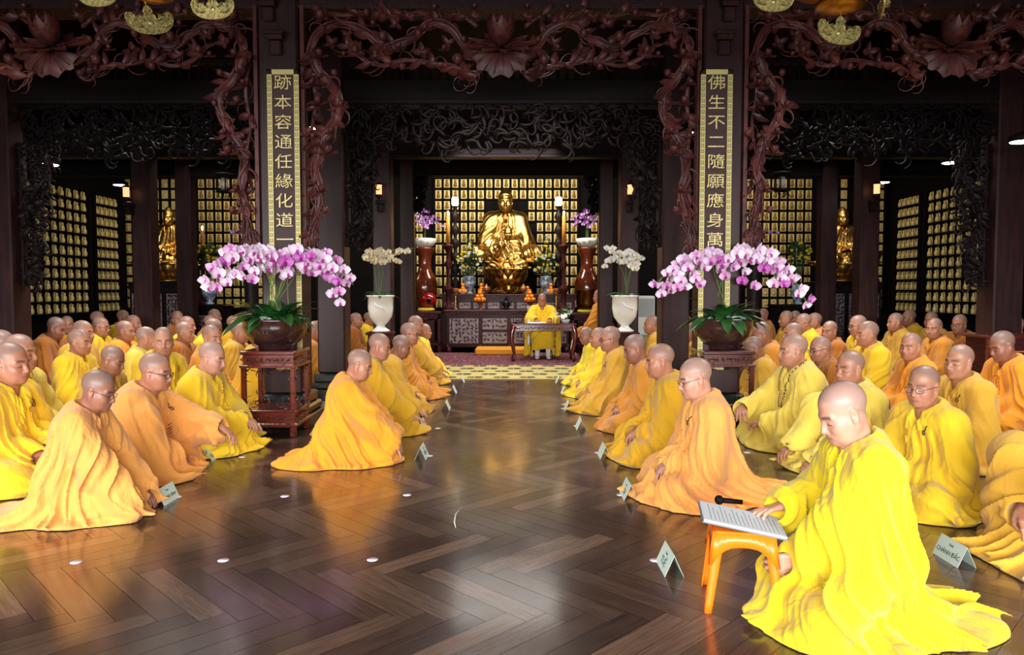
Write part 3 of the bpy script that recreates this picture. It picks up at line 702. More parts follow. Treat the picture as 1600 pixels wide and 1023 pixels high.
def carved_header(label, cx, seed, copy=None):
    e = empty('carved_lotus_frieze', (cx, Y0 - .15, 0), 0, label, 'wood carving', 'openwork lotus friezes between the columns')
    if copy:
        for ch in copy.children: q = ch.copy(); C.objects.link(q); q.parent = e
        return e
    rs = np.random.RandomState(seed); mb = MB(); q = lambda x, y: loc_px(x, y)
    A = [q(758, 96), q(735, 84), q(708, 48), q(672, 38), (q(640, 62)), q(606, 74), q(572, 52), q(530, 38), q(498, 52), q(487, 86)]
    Bv = [q(750, 112), q(735, 125), q(715, 108), q(680, 102), q(640, 95), q(600, 104), q(565, 92), q(540, 70)]
    Cv = [q(745, 40), q(715, 22), q(690, 30), q(650, 18), q(610, 24), q(570, 18), q(530, 22), q(492, 20)]
    for mir in (1, -1):
        f = lambda K: [(mir * (k[0] - 0.0), k[1]) for k in K]
        vine(mb, f(A), .046, rs, 0, .45); vine(mb, f(Bv), .022, rs, -.02, .5); vine(mb, f(Cv), .020, rs, .03, .5)
        for (x, y, s) in ((742, 30, .5), (700, 70, .6), (660, 84, .7), (620, 40, .6), (560, 84, .8), (520, 70, .6), (505, 30, .6), (640, 30, .5), (590, 90, .6), (545, 58, .5), (725, 110, .6)):
            k = q(x, y); 
            for a in range(4): leaf_in(mb, mir * k[0], k[1], a * 1.6 + rs.rand(), .09 * s + .03, .034 * s + .008, -.03 - .02 * rs.rand(), rs.rand() - .5)
        # bracket beside the column down to the hanging foot
        D = [q(490, 84), q(500, 112), q(524, 142), q(530, 170), q(518, 200), q(502, 228), q(494, 262), q(500, 300), q(492, 345), q(486, 392)]
        vine(mb, f(D), .050, rs, 0, .45)
        E2 = [q(484, 100), q(492, 150), q(486, 200), q(494, 250), q(486, 300)]; vine(mb, f(E2), .018, rs, .03, .6)
        for k in range(16):
            x_, y_ = 486 + 22 * rs.rand(), 285 + 100 * rs.rand(); p = q(x_ - (y_ - 285) * .06, y_); scroll(mb, mir * p[0], p[1], -1.4 - .5 * mir, .16, .012, 1.2 * mir, -.03)
        x0 = abs(q(476, 100)[0]); xs = sorted((mir * x0, mir * (x0 + .035))); zb = q(480, 395)[1]
        mb.box(xs[0], xs[1], -.02, .06, zb, q(480, 9)[1])
    mb.build('scrollwork', wood_carved, e)
    # the large lotus with its leaf
    bl = MB(); k = q(785, 128); t = q(785, 88); n = 22
    P = []
    for i in range(7):
        r_ = i / 6; row = []
        for j in range(n + 1):
            a = math.pi * (1.08 + .84 * j / n); rr = r_ * (.27 + .022 * math.cos(j * math.pi * 2 / 4.4)); row.append((rr * math.cos(a) * 1.02, -.10 - .05 * math.sin(r_ * 2.6) + .012 * math.cos(j * math.pi * 2 / 2.2) * r_, t[1] + .04 + rr * math.sin(a) * .95))
        P.append(row)
    bl.grid(P)
    for j in range(0, n + 1, 3):
        a = math.pi * (1.08 + .84 * j / n); bl.tube([(r_ * .27 * math.cos(a), -.105 - .05 * math.sin(r_ * 2.6), t[1] + .04 + r_ * .25 * math.sin(a)) for r_ in (0, .3, .6, .95)], .007, 5)
    bl.build('lotus_leaf', wood_carved, e)
    put(LOTUS, 'lotus', wood_carved, e, (0, -.09, t[1] + .07), .29, (.55, 0, 0))
    for (x, y, s, b) in ((716, 98, .075, 1), (655, 57, .055, 1), (600, 62, .07, 1), (557, 82, .055, 1), (680, 20, .055, 0), (742, 18, .05, 0), (618, 84, .05, 0), (585, 45, .055, 0), (695, 82, .05, 0), (540, 92, .05, 0), (725, 66, .045, 1), (520, 210, .055, 0), (506, 300, .06, 0), (490, 135, .05, 0), (512, 330, .05, 1), (502, 92, .075, 0), (503, 28, .07, 1), (500, 165, .075, 0), (516, 242, .085, 0), (525, 118, .05, 1), (535, 165, .04, 1), (492, 215, .04, 1), (575, 25, .05, 1), (630, 108, .05, 1)):
        k = q(x, y)
        for mir in (1, -1): put(BUD if b else LOTUS, 'lotus_bud' if b else 'lotus', wood_carved, e, (mir * k[0], -.07, k[1]), s, (.45, 0, 0))
    return e
fz = carved_header('reddish openwork lotus frieze over the central aisle, large blossom in the middle', 0, 11)
carved_header('dim openwork lotus frieze spanning the left side bay, under the left brass ornament', -4.03, 11, fz)
carved_header('dim openwork lotus frieze spanning the right side bay, under the right brass ornament', 4.03, 11, fz)
# cloud and dragon friezes behind
def cloud_frieze(x0, x1, y, ztop, zend, zmid, label, m, dens=1.0, seed=4):
    e = empty('carved_cloud_frieze', ((x0 + x1) / 2, y, ztop), 0, label, 'wood carving', 'dark cloud scroll friezes')
    rs = np.random.RandomState(seed); mb = MB(); w = (x1 - x0) / 2
    for i in range(int(320 * (x1 - x0) / 3.6 * dens)):
        x = rs.uniform(-w, w); u = abs(x) / w; bot = (zmid - ztop) * max(math.cos(u * 1.9), 0) ** 1.2 + (zend - ztop) * min(1, u * 1.3) + .0
        z = rs.uniform(bot, 0) ; scroll(mb, x, z, rs.rand() * 6.28, .22 + .14 * rs.rand(), .019 + .010 * rs.rand(), rs.choice([-1, 1]) * (1.2 + rs.rand() * 1.6), rs.uniform(-.05, .03), 8)
    mb.box(-w, w, -.02, .02, -.04, .02); mb.build('scrollwork', m, e); return e
zf = z1a - .05
cloud_frieze(-1.8, 1.8, Y1 - .06, zf, zf - .36, zf - .42, 'dark cloud scroll frieze below the central beam, above the golden statue', wood_deep)
cloud_frieze(-5.6, -2.2, Y1 - .06, zf, zf - .40, zf - .5, 'nearly black cloud scroll frieze high over the left crowd', wood_black)
cloud_frieze(2.2, 5.6, Y1 - .06, zf, zf - .40, zf - .5, 'nearly black cloud scroll frieze high over the right crowd', wood_black)
# dragon brackets beside columns
def dragon_bracket(x, y, sgn, ztop, zbot, w, label, m=None):
    e = empty('dragon_bracket', (x, y, 0), 0, label, 'wood carving', 'carved dragon brackets'); rs = np.random.RandomState(int(abs(x) * 10) + 5); mb = MB()
    H = ztop - zbot; ks = [(sgn * w * (.5 + .34 * math.sin(t * 9)) * (1 - .55 * t ** 2), ztop - t * H * .97) for t in np.linspace(0, 1, 9)]
    vine(mb, ks, .034, rs, -.02, 1.0)
    for i in range(int(130 * H)):
        t = rs.rand(); xx = sgn * w * rs.rand() * (1 - .62 * t ** 1.6); scroll(mb, xx, ztop - t * H, rs.rand() * 6.28, .14 + .06 * rs.rand(), .017, rs.choice([-1, 1]) * 1.8, rs.uniform(-.04, .03), 7)
    mb.build('scrollwork', m or wood_deep, e)
    xs = sorted((0, -sgn * .03)); MB().box(xs[0], xs[1], -.05, .05, zbot, ztop, bev=.006).build('frame', m or wood_deep, e)
    MB().ball((sgn * w * .55, -.07, ztop - .42 * H), .05, 10, sc=(1.3, 1, 1)).build('dragon_head', m or wood_deep, e)
for sx in (-1, 1):
    sd = side[sx]
    dragon_bracket(sx * 1.80, Y1 + .02, -sx, at_y(575, 205, Y1).z, at_y(575, 385, Y1).z, .36, 'carved dragon bracket beside the %s bare column, facing the altar' % sd)
    dragon_bracket(sx * 5.60, Y1 + .02, -sx, at_y(45, 222, Y1).z, at_y(45, 448, Y1).z, .36, 'carved dragon bracket on the outer %s column, on the aisle side' % sd)
    if sx > 0: dragon_bracket(sx * 6.02, Y1 + .02, sx, at_y(1590, 222, Y1).z, at_y(1590, 400, Y1).z, .36, 'carved dragon bracket on the outer right column, cut by the picture edge')
    dragon_bracket(sx * 2.20, Y1 + .02, sx, at_y(500, 205, Y1).z, at_y(500, 400, Y1).z, .30, 'carved dragon bracket on the outward side of the %s bare column' % sd)
    dragon_bracket(sx * 1.66, Y3 + .02, -sx, at_y(650, 250, Y3).z, at_y(650, 330, Y3).z, .22, 'small carved bracket at the %s corner of the altar opening' % sd, wood_black)
    # two stepped bracket blocks on the banner column
    for k, (px, py) in enumerate(((420, 0), (432, 52))):
        q = at_y(px if sx < 0 else (1138, 1130)[k], py, Y0 - .19); b = MB()
        b.box(-.09, .09, -.10, 0, -.03, 0, bev=.006); b.box(-.075, .075, -.085, 0, -.075, -.03, bev=.006); b.box(-.055, .055, -.06, 0, -.20, -.075, bev=.012)
        tag(b.build('bracket_block', wood, None, q), '%s stepped wooden block on the %s lettered column, above the board' % (('upper', 'lower')[k], sd), 'bracket', 'stepped wooden blocks')
# ------------------------------------------------------------------ lettered boards
FONT = None
def text_mesh(txt, size, depth, name):
    cu = bpy.data.curves.new(name, 'FONT'); cu.body = txt; cu.size = size; cu.extrude = depth; cu.align_x = 'CENTER'; cu.align_y = 'CENTER'; cu.resolution_u = 3
    o = bpy.data.objects.new(name, cu); C.objects.link(o); dg = bpy.context.evaluated_depsgraph_get(); me = bpy.data.meshes.new_from_object(o.evaluated_get(dg)); bpy.data.objects.remove(o); bpy.data.curves.remove(cu)
    me.name = name; me.materials.clear(); return me
def embolden(me, d):
    pass
board_red = mat('board_ground', srgb(44, 22, 26), .6, noise=(120, srgb(66, 34, 38)), bump=(300, .5, .002))
def banner(px_top, px_bot, chars, label):
    yb = Y0 - .235; a = at_y(px_top, 109, yb); b = at_y(px_bot, 577, yb); H = a.z - b.z; W = .285
    e = empty('lettered_board', ((a.x + b.x) / 2, yb, b.z), 0, label, 'sign board', 'vertical lettered boards')
    MB().box(-W / 2, W / 2, 0, .03, 0, H, bev=.005).build('panel', board_red, e)
    fr = MB(); t = .044
    for (x0, x1, z0, z1) in ((-W / 2, -W / 2 + t, 0, H), (W / 2 - t, W / 2, 0, H), (-W / 2, W / 2, 0, t), (-W / 2, W / 2, H - t, H)): fr.box(x0, x1, -.012, .0, z0, z1)
    fr.build('gold_border', mat('border_gold', srgb(212, 200, 132), .55, .1), e)
    key = MB()      # key fret worked on the border
    n = int(H / .05)
    for s_ in (-1, 1):
        for i in range(n):
            z = (i + .5) * H / n; x = s_ * (W / 2 - t / 2)
            key.box(x - .014, x + .014, -.0145, -.012, z - .018, z - .014); key.box(x - .014, x - .010, -.0145, -.012, z - .018, z + .014); key.box(x - .014, x + .012, -.0145, -.012, z + .010, z + .014); key.box(x + .008, x + .012, -.0145, -.012, z - .008, z + .014); key.box(x - .004, x + .012, -.0145, -.012, z - .008, z - .004)
    key.build('key_fret', mat('fret_dark', srgb(92, 78, 38), .7), e)
    step = (at_y(445, 131, yb).z - at_y(445, 376, yb).z) / 8
    z = at_y(445, 131, yb).z - b.z
    for c in chars:
        if z < .12: break
        me = text_mesh(c, .150, .006, 'character'); me.materials.append(gold_flat); o = link('character', me, None, e)
        me2 = me
        o.location = (0, -.010, z); o.rotation_euler = (math.pi / 2, 0, 0); o.scale = (1.10, .92, 1); z -= step
        for dx, dz in ((.0022, 0), (-.0022, 0), (0, .0022), (0, -.0022)):
            pass
banner(444, 447, '跡本容通任緣化道一朝', 'vertical board of gold characters on the left column, behind pink orchids')
banner(1118.5, 1115, '佛生不二隨願應身萬方', 'vertical board of gold characters on the right column, behind pink orchids')
# ------------------------------------------------------------------ wall of small gold reliefs
def plaque_mesh():
    mb = MB(); mb.box(-.072, .072, -.012, .012, -.098, .098, bev=.004)
    mb.ball((0, -.012, .05), .020, 8, sc=(1, .7, 1.15)); mb.ball((0, -.010, .052), .036, 10, sc=(1, .25, 1.05)); mb.ball((0, -.012, -.002), .036, 8, sc=(1, .6, 1.1)); mb.ball((0, -.014, -.038), .052, 8, sc=(1, .55, .38)); mb.ball((0, -.012, -.068), .050, 8, sc=(1, .5, .34))
    return mb.mesh('gold_relief_plaque')
PLQ = plaque_mesh(); PLQ.materials.append(gold_plate); PLQ.materials.append(gold_relief)
for i_, p_ in enumerate(PLQ.polygons): p_.material_index = 0 if i_ < 26 else 1
def niche_mesh():
    mb = MB(); mb.lathe([(.0, -.09), (.045, -.09), (.038, -.07), (.050, -.055), (.044, -.02), (.028, .02), (.020, .03)], 10, ry=.8)
    mb.ball((0, 0, .052), .024, 8, sc=(1, 1, 1.2)); mb.box(-.055, .055, .03, .04, -.095, .06); mb.ball((0, .035, .058), .055, 12, sc=(1, .15, .75))
    return mb.mesh('gold_figurine')
FIG = niche_mesh(); FIG.materials.append(gold_plate)
def one(me, name, loc, rz, label, cat, group):
    o = bpy.data.objects.new(name, me); C.objects.link(o); o.location = loc; o.rotation_euler = (0, 0, rz); return tag(o, label, cat, group)
def lattice(x0, x1, z0, z1, nx, nz, y):
    mb = MB(); mb.box(x0 - .03, x1 + .03, y + .02, y + .05, z0 - .03, z1 + .03)
    for i in range(nx + 1): x = x0 + (x1 - x0) * i / nx; mb.box(x - .012, x + .012, y - .03, y + .02, z0, z1)
    for k in range(nz + 1): z = z0 + (z1 - z0) * k / nz; mb.box(x0, x1, y - .03, y + .02, z - .012, z + .012)
    return mb
yl = YB - .05
zb0, zb1 = at_y(800, 482, yl).z, at_y(800, 278, yl).z; NZ = 12
rest = []
def plaque_wall(pxa, pxb, n, label, group, hide=None, nshow=None):
    x0, x1 = at_y(pxa, 400, yl).x, at_y(pxb, 400, yl).x
    structure(lattice(x0, x1, zb0, zb1, n, NZ, yl).build('wall_lattice', wood_black))
    for i in range(n):
        for k in range(NZ):
            x = x0 + (i + .5) * (x1 - x0) / n; z = zb0 + (k + .5) * (zb1 - zb0) / NZ
            if hide and hide(x, z): continue
            if nshow and nshow(x, z): rest.append((x, z)); continue
            one(PLQ, 'gold_relief_plaque', (x, yl, z), 0, label, 'plaque', group)
def behind_buddha(x, z):
    px = 800 + (x - CAMX) / yl * F; py = 455 - (z - CAMZ) / yl * F
    return (762 < px < 822 and py > 318) or (752 < px < 832 and py > 350) or py > 462 and 690 < px < 890
plaque_wall(679, 903, 17, 'small gold relief plaque in the lit lattice behind the big statue', 'gold plaques behind the altar', behind_buddha)
plaque_wall(637, 662, 2, 'small gold relief plaque in the narrow strip behind the left tall vase', 'gold plaques behind the left vase')
plaque_wall(922, 947, 2, 'small gold relief plaque in the narrow strip behind the right tall vase', 'gold plaques behind the right vase')
plaque_wall(310, 428, 9, 'small gold relief plaque on the back wall of the left bay', 'gold plaques of the left bay', None, lambda x, z: x > at_y(395, 400, yl).x and z < 1.9 or z < 1.25)
plaque_wall(1164, 1268, 8, 'small gold relief plaque on the back wall of the right bay', 'gold plaques of the right bay', None, lambda x, z: x < at_y(1185, 400, yl).x and z < 1.9 or z < 1.25)
for pa, pb, n in ((194, 209, 1), (238, 282, 3), (1354, 1380, 2), (1290, 1325, 2)):
    x0, x1 = at_y(pa, 400, yl).x, at_y(pb, 400, yl).x; structure(lattice(x0, x1, zb0, zb1, n, NZ, yl).build('wall_lattice', wood_black))
    rest += [(x0 + (i + .5) * (x1 - x0) / n, zb0 + (k + .5) * (zb1 - zb0) / NZ) for i in range(n) for k in range(NZ)]
mb = MB()
for (x, z) in rest:
    mb.box(x - .072, x + .072, yl - .012, yl + .012, z - .098, z + .098); mb.ball((x, yl - .012, z + .05), .022, 6, sc=(1, .7, 1.2)); mb.ball((x, yl - .012, z - .03), .045, 6, sc=(1, .5, 1))
tag(mb.build('gold_relief_plaques', gold_plate), 'remaining small gold plaques on the darker back wall stretches', 'plaques', None, 'stuff')
# side walls with shelves of figurines
def figure_wall(sx):
    sd = side[sx]; x = sx * (XW - .02)
    for (ya, yb_, n, nm) in ((13.45, 15.75, 9, 'nearer'), (16.0, 16.95, 5, 'farther')):
        za, zc = .80, 3.38; nz = 11
        mb = MB(); xs = sorted((x, x + sx * .06)); mb.box(xs[0], xs[1], ya - .06, yb_ + .06, za - .05, zc + .05)
        for k in range(nz + 1): z = za + (zc - za) * k / nz; xx = sorted((x - sx * .10, x)); mb.box(xx[0], xx[1], ya - .04, yb_ + .04, z - .012, z + .012)
        for i in (0, 1): yy = (ya - .05, yb_ + .02)[i]; xx = sorted((x - sx * .11, x)); mb.box(xx[0], xx[1], yy, yy + .04, za, zc)
        o = mb.build('figurine_shelves', wood_black); tag(o, 'tall dark shelf rack, the %s of two on the %s wall' % (nm, sd), 'shelf', 'racks of gold figurines')
        for i in range(n):
            for k in range(nz):
                one(FIG, 'gold_figurine', (x - sx * .06, ya + (i + .5) * (yb_ - ya) / n, za + (k) * (zc - za) / nz + .108), math.radians(-90 * sx), 'small gold figurine on the %s rack along the %s wall' % (nm, sd), 'figurine', 'gold figurines, %s rack, %s wall' % (nm, sd))
figure_wall(-1); figure_wall(1)
# ------------------------------------------------------------------ carved furniture helpers
def carved_band(mb, x0, x1, z0, z1, y, rs, n=None, r=.006):
    """raised scroll carving on a front face at depth y (front is -y)"""
    W = x1 - x0; H = z1 - z0; rr = random.Random(int(W * 977) + int(H * 311)); c = min(H * .55, .075); nx = max(2, int(W / c)); nz = max(1, int(H / c))
    for i in range(nx):
        for k in range(nz):
            cx = x0 + (i + .5) * W / nx; cz = z0 + (k + .5) * H / nz
            for q in range(3): scroll(mb, cx, cz, rr.uniform(0, 6.28), min(W / nx, H / nz) * .95, c * .13, rr.choice([-1, 1]) * rr.uniform(1, 2.2), y, 6)
    return
    for i in range(n):
        cx = x0 + (i + .5) * W / n; s_ = 1 if i % 2 else -1
        scroll(mb, cx, z0 + H * .5, s_ * .5 + math.pi * (i % 2), min(W / n, H) * 1.5, min(H * .09, r * 2), 1.7, y); scroll(mb, cx, z0 + H * .5, math.pi + s_ * .5 + math.pi * (i % 2), min(W / n, H) * 1.5, min(H * .09, r * 2), 1.7, y)
def cabriole(mb, x, y, z0, z1, w, sx, sy=0):
    n = 14; pts = []; rs_ = []
    for i in range(n):
        t = i / (n - 1); z = z1 + (z0 - z1) * t; o = .055 * math.sin(math.pi * t) * (1 - t) * 2.0 - .02 * math.sin(math.pi * t) + .045 * max(0, t - .82) * 5 * .5
        pts.append((x + sx * o, y + sy * o, z)); rs_.append(w * (1.15 - .65 * t ** .8 + (.35 if t > .93 else 0)))
    mb.tube(pts, rs_, 10)
panel_sheen = mat('panel_sheen', srgb(150, 132, 134), .4)  # pale colour paints in the gloss reflected by the polished panels
def panel_altar(name, x0, x1, y0, y1, z0, z1, label, group, panels, frieze=.10, m=rosewood_dark, foot=.12):
    e = empty(name, ((x0 + x1) / 2, y0, z0), 0, label, 'altar table', group); w = (x1 - x0) / 2; D = y1 - y0; H = z1 - z0; rs = np.random.RandomState(5)
    MB().box(-w - .04, w + .04, -.04, D, H - .045, H, bev=.012).build('table_top', m, e)
    b = MB(); b.box(-w + .02, w - .02, .0, D, foot, H - .045)
    b.box(-w, w, -.02, D, foot, foot + .035, bev=.008)
    b.build('body', m, e)
    f = MB(); f.box(-w, w, -.014, .0, H - .045 - frieze, H - .045); carved_band(f, -w + .03, w - .03, H - .045 - frieze * .9, H - .05, -.018, rs); f.build('carved_frieze', m, e)
    for (u0, u1, v0, v1) in panels:
        X0, X1 = -w + .05 + u0 * (2 * w - .1), -w + .05 + u1 * (2 * w - .1); hb, ht = foot + .05, H - .055 - frieze; Z0, Z1 = hb + v0 * (ht - hb), hb + v1 * (ht - hb)
        p = MB(); t = .018
        for q in ((X0, X1, Z0, Z0 + t), (X0, X1, Z1 - t, Z1), (X0, X0 + t, Z0, Z1), (X1 - t, X1, Z0, Z1)): p.box(q[0], q[1], -.022, .0, q[2], q[3])
        o = p.build('panel_frame', m, e); c = MB(); carved_band(c, X0 + t + .01, X1 - t - .01, Z0 + t + .01, Z1 - t - .01, -.010, rs, None, .009); c.build('relief', m, o)
        c = MB(); c.box(X0 + t, X1 - t, -.006, .0, Z0 + t, Z1 - t); c.build('ground', panel_sheen, o)
    for sx in (-1, 1):
        l = MB(); l.box(sx * (w - .06) - .05, sx * (w - .06) + .05, -.03, .09, 0, foot, bev=.02); l.ball((sx * (w - .06), -.03, .045), .045, 8); l.build('foot', m, e)
    return e
ya = 14.9; xa0, xa1 = at_y(697, 500, ya).x, at_y(890, 500, ya).x; zA = at_y(800, 484, ya).z
panel_altar('long_altar_table', xa0, xa1, ya, 15.36, 0, zA, 'long carved rosewood altar behind the presiding monk, the lower tier', None,
            ((0, .26, .02, .98), (.28, .50, .52, .98), (.28, .50, .02, .48), (.52, 1, .02, .98)), .085)
yb2 = 15.42; xb0, xb1 = at_y(690, 480, yb2).x, at_y(900, 480, yb2).x; zB = at_y(800, 459, yb2).z
panel_altar('upper_altar_table', xb0, xb1, yb2, 17.45, 0, zB, 'upper carved altar tier that carries the golden statues', None,
            tuple((i / 9, (i + 1) / 9 - .01, .80, .98) for i in range(9)), .09)
# side tables
def side_table(x0, x1, y, z1, label):
    e = empty('side_altar_table', ((x0 + x1) / 2, y, 0), 0, label, 'side table', 'small carved side tables by the altar'); w = (x1 - x0) / 2; m = rosewood_dark
    MB().box(-w - .02, w + .02, -.02, .6, z1 - .04, z1, bev=.01).build('table_top', m, e)
    a = MB(); a.box(-w, w, .0, .03, z1 - .14, z1 - .04); carved_band(a, -w, w, z1 - .14, z1 - .05, -.006, None); a.build('apron', m, e)
    l = None
    for sx in (-1, 1):
        for yy in (.03, .55): l = MB().box(sx * (w - .03) - .03, sx * (w - .03) + .03, yy - .03, yy + .03, 0, z1 - .04, bev=.008).build('leg', m, e)
    MB().box(-w, w, 0, .58, .16, .20, bev=.006).build('shelf', m, e)
ys = 14.9
side_table(at_y(640, 490, ys).x, at_y(688, 490, ys).x, ys, at_y(660, 487, ys).z, 'carved side table under the red wooden fish drum')
side_table(at_y(893, 490, ys).x, at_y(942, 490, ys).x, ys, at_y(910, 489, ys).z, 'carved side table under the big bronze bowl gong')
# kneeling mat and rugs
q0, q1 = at_y(742, 545, 14.2), at_y(826, 545, 14.2)
tag(MB().box(q0.x, q1.x, 14.2, 14.75, .012, .15, bev=.03).build('kneeling_cushion', mat('mat_orange', srgb(222, 150, 40), .8)), 'flat orange kneeling cushion in front of the lower altar', 'cushion')
def rug_mat(name, kind):
    m = bpy.data.materials.new(name); m.use_nodes = True; nt = m.node_tree; b = nt.nodes['Principled BSDF']; N = nt.nodes.new; L = nt.links.new
    tc = N('ShaderNodeTexCoord'); b.inputs['Roughness'].default_value = .95; b.inputs['Specular IOR Level'].default_value = .1
    if kind == 'red':
        v = N('ShaderNodeTexVoronoi'); v.inputs['Scale'].default_value = 9; L(tc.outputs['Object'], v.inputs[0]); n = N('ShaderNodeTexNoise'); n.inputs['Scale'].default_value = 22; L(tc.outputs['Object'], n.inputs[0])
        r = N('ShaderNodeValToRGB'); r.color_ramp.interpolation = 'CONSTANT'; e = r.color_ramp.elements; e[0].color = srgb(132, 70, 76) + (1,); e[1].position = .62; e[1].color = srgb(176, 150, 150) + (1,)
        x = e.new(.45); x.color = srgb(70, 50, 70) + (1,); x = e.new(.54); x.color = srgb(128, 70, 74) + (1,); L(n.outputs[0], r.inputs[0]); L(r.outputs[0], b.inputs['Base Color'])
    else:
        n = N('ShaderNodeTexNoise'); n.inputs['Scale'].default_value = 60; L(tc.outputs['Object'], n.inputs[0]); r = N('ShaderNodeValToRGB')
        r.color_ramp.elements[0].color = srgb(168, 152, 96) + (1,); r.color_ramp.elements[1].color = srgb(192, 176, 118) + (1,); L(n.outputs[0], r.inputs[0]); L(r.outputs[0], b.inputs['Base Color'])
    return m
ry0, ry1 = at_z(800, 571).y, 14.85; cy0 = at_z(800, 593).y
tag(MB().box(-1.62, 1.40, ry0, ry1, 0, .012, bev=.004).build('patterned_rug', rug_mat('rug_red', 'red')), 'dusky red patterned rug under the officiant table', 'rug')
e = empty('woven_mat', (0, 0, 0), 0, 'yellow woven mat with green dragonfly motifs at the end of the parquet', 'mat')
MB().box(-1.42, 1.22, cy0, ry0 - .02, 0, .009, bev=.003).build('mat_ground', rug_mat('rug_yellow', 'y'), e)
mo = MB()
for r_ in range(5):
    for c_ in range(7):
        x = -1.2 + c_ * .38 + (.19 if r_ % 2 else 0); y = cy0 + .22 + r_ * .40
        if x > 1.1: continue
        for k in range(7):
            a = (k - 3) * .22; mo.box(x + .0, x + .13 - abs(k - 3) * .012, y + (k - 3) * .035 - .008, y + (k - 3) * .035 + .008, .0095, .0105); 
            mo.box(x - .12 + abs(k - 3) * .012, x - .01, y + (k - 3) * .035 - .006, y + (k - 3) * .035 + .006, .0095, .0105)
tag(mo.build('woven_motifs', mat('motif', srgb(52, 62, 42), .9), e), None, None, None, 'stuff')
MB().box(-1.42, 1.22, cy0, cy0 + .05, .0092, .0102).build('edge_stripe', mat('motif2', srgb(170, 140, 80), .9), e)
# ------------------------------------------------------------------ statues
def statue(pose, name, label, loc, sc, rz, h=.007, m=gold, robe_h=.007):
    fb, fr = pose.body(), pose.robe(); lo, hi = BOUNDS[pose.mode]
    V, Q = nets(fb, lo, (hi[0], hi[1], 1.12), h, 1); e = link(name, mesh_np('figure', V, Q), m); V, Q = nets(fr, lo, hi, robe_h, 2)
    link('robe', mesh_np('robe', V, Q), m, e); e.location = loc; e.scale = (sc, sc, sc); e.rotation_euler = (0, 0, rz); tag(e, label, 'statue'); return e
pB = Pose('lotus', lean=.02, head=(0, .10), seed=21, girth=1.05, span=1.12, ush=True, cloak=.3, hl=(.24, .03, .19), hr=(.24, -.03, .16))
yS = 16.88; xS = at_y(790, 400, yS).x; xSs = at_y(794, 400, 15.85).x
ztop = at_y(790, 280, yS).z; scB = 2.0
big = statue(pB, 'golden_buddha_statue', 'large golden seated statue, taller of the two on the altar', (xS, yS, ztop - .965 * scB), scB, -math.pi / 2)
zbig = ztop - .965 * scB
def lotus_base(x, y, z0, z1, r, label, m=gold, rows=2, k=12):
    e = empty('lotus_throne', (x, y, z0), 0, label, 'statue base', 'golden lotus thrones'); H = z1 - z0
    MB().lathe([(r * .80, 0), (r * .86, H * .08), (r * .66, H * .22), (r * .50, H * .34), (r * .52, H * .46), (r * .55, H * .7), (r * .70, H * .90), (r * .88, H * .97), (r * .88, H), (0, H)], 40).build('drum', m, e)
    p = None
    for ro in range(rows):
        for i in range(k):
            a = 2 * math.pi * (i + .5 * ro) / k
            if p is None:
                mb = MB(); petal(mb, Matrix.Rotation(-.12 - .1, 4, 'Y'), r * .60, r * .24, .55, 6, 6); p = mb.build('petal', m, e)
            else: q = p.copy(); C.objects.link(q); p = q
            p.location = (r * .55 * math.cos(a), r * .55 * math.sin(a), H * (.56 - .26 * ro)); p.rotation_euler = (0, 0, a)
    return e
lotus_base(xS, yS, zB, zbig + .02, .60, 'large golden lotus throne under the taller statue')
pS = Pose('lotus', lean=.03, head=(0, .08), seed=24, girth=1.0, span=.95, ush=True, cloak=.3, hl=(.24, .03, .19), hr=(.30, -.10, .50), fr=(.05, 0, 1), nr=(1, .1, 0), cr=(.1, .1, .1, .1))
zs_top = at_y(794, 344, 15.85).z; scS = 1.10; zS = zs_top - .965 * scS
statue(pS, 'golden_buddha_statue', 'smaller golden statue with raised hand, seated before the tall one', (xSs, 15.86, zS), scS, -math.pi / 2)
lotus_base(xSs, 15.86, zB, zS + .015, .43, 'smaller golden lotus throne at the front of the altar')
# statues of the side bays
def side_altar(px, lab):
    y = 15.9; q = at_y(px, 430, y)
    panel_altar('side_bay_altar', q.x - .75, q.x + .75, y - .35, y + .5, 0, 1.45, 'dark altar table in the %s bay under a golden statue' % lab, 'dark side bay altars', ((0, .48, .05, .95), (.52, 1, .05, .95)), .12, wood_deep)
    s = bpy.data.objects.new('golden_bodhisattva_statue', big.data); C.objects.link(s); r = bpy.data.objects.new('robe', big.children[0].data); C.objects.link(r); r.parent = s
    s.location = (q.x, y, 1.80); s.scale = (1.45,) * 3; s.rotation_euler = (0, 0, -math.pi / 2); tag(s, 'golden seated statue half seen between the columns of the %s bay' % lab, 'statue')
    lotus_base(q.x, y, 1.45, 1.82, .5, 'golden lotus throne of the %s bay statue' % lab)
side_altar(268, 'left'); side_altar(1312, 'right')
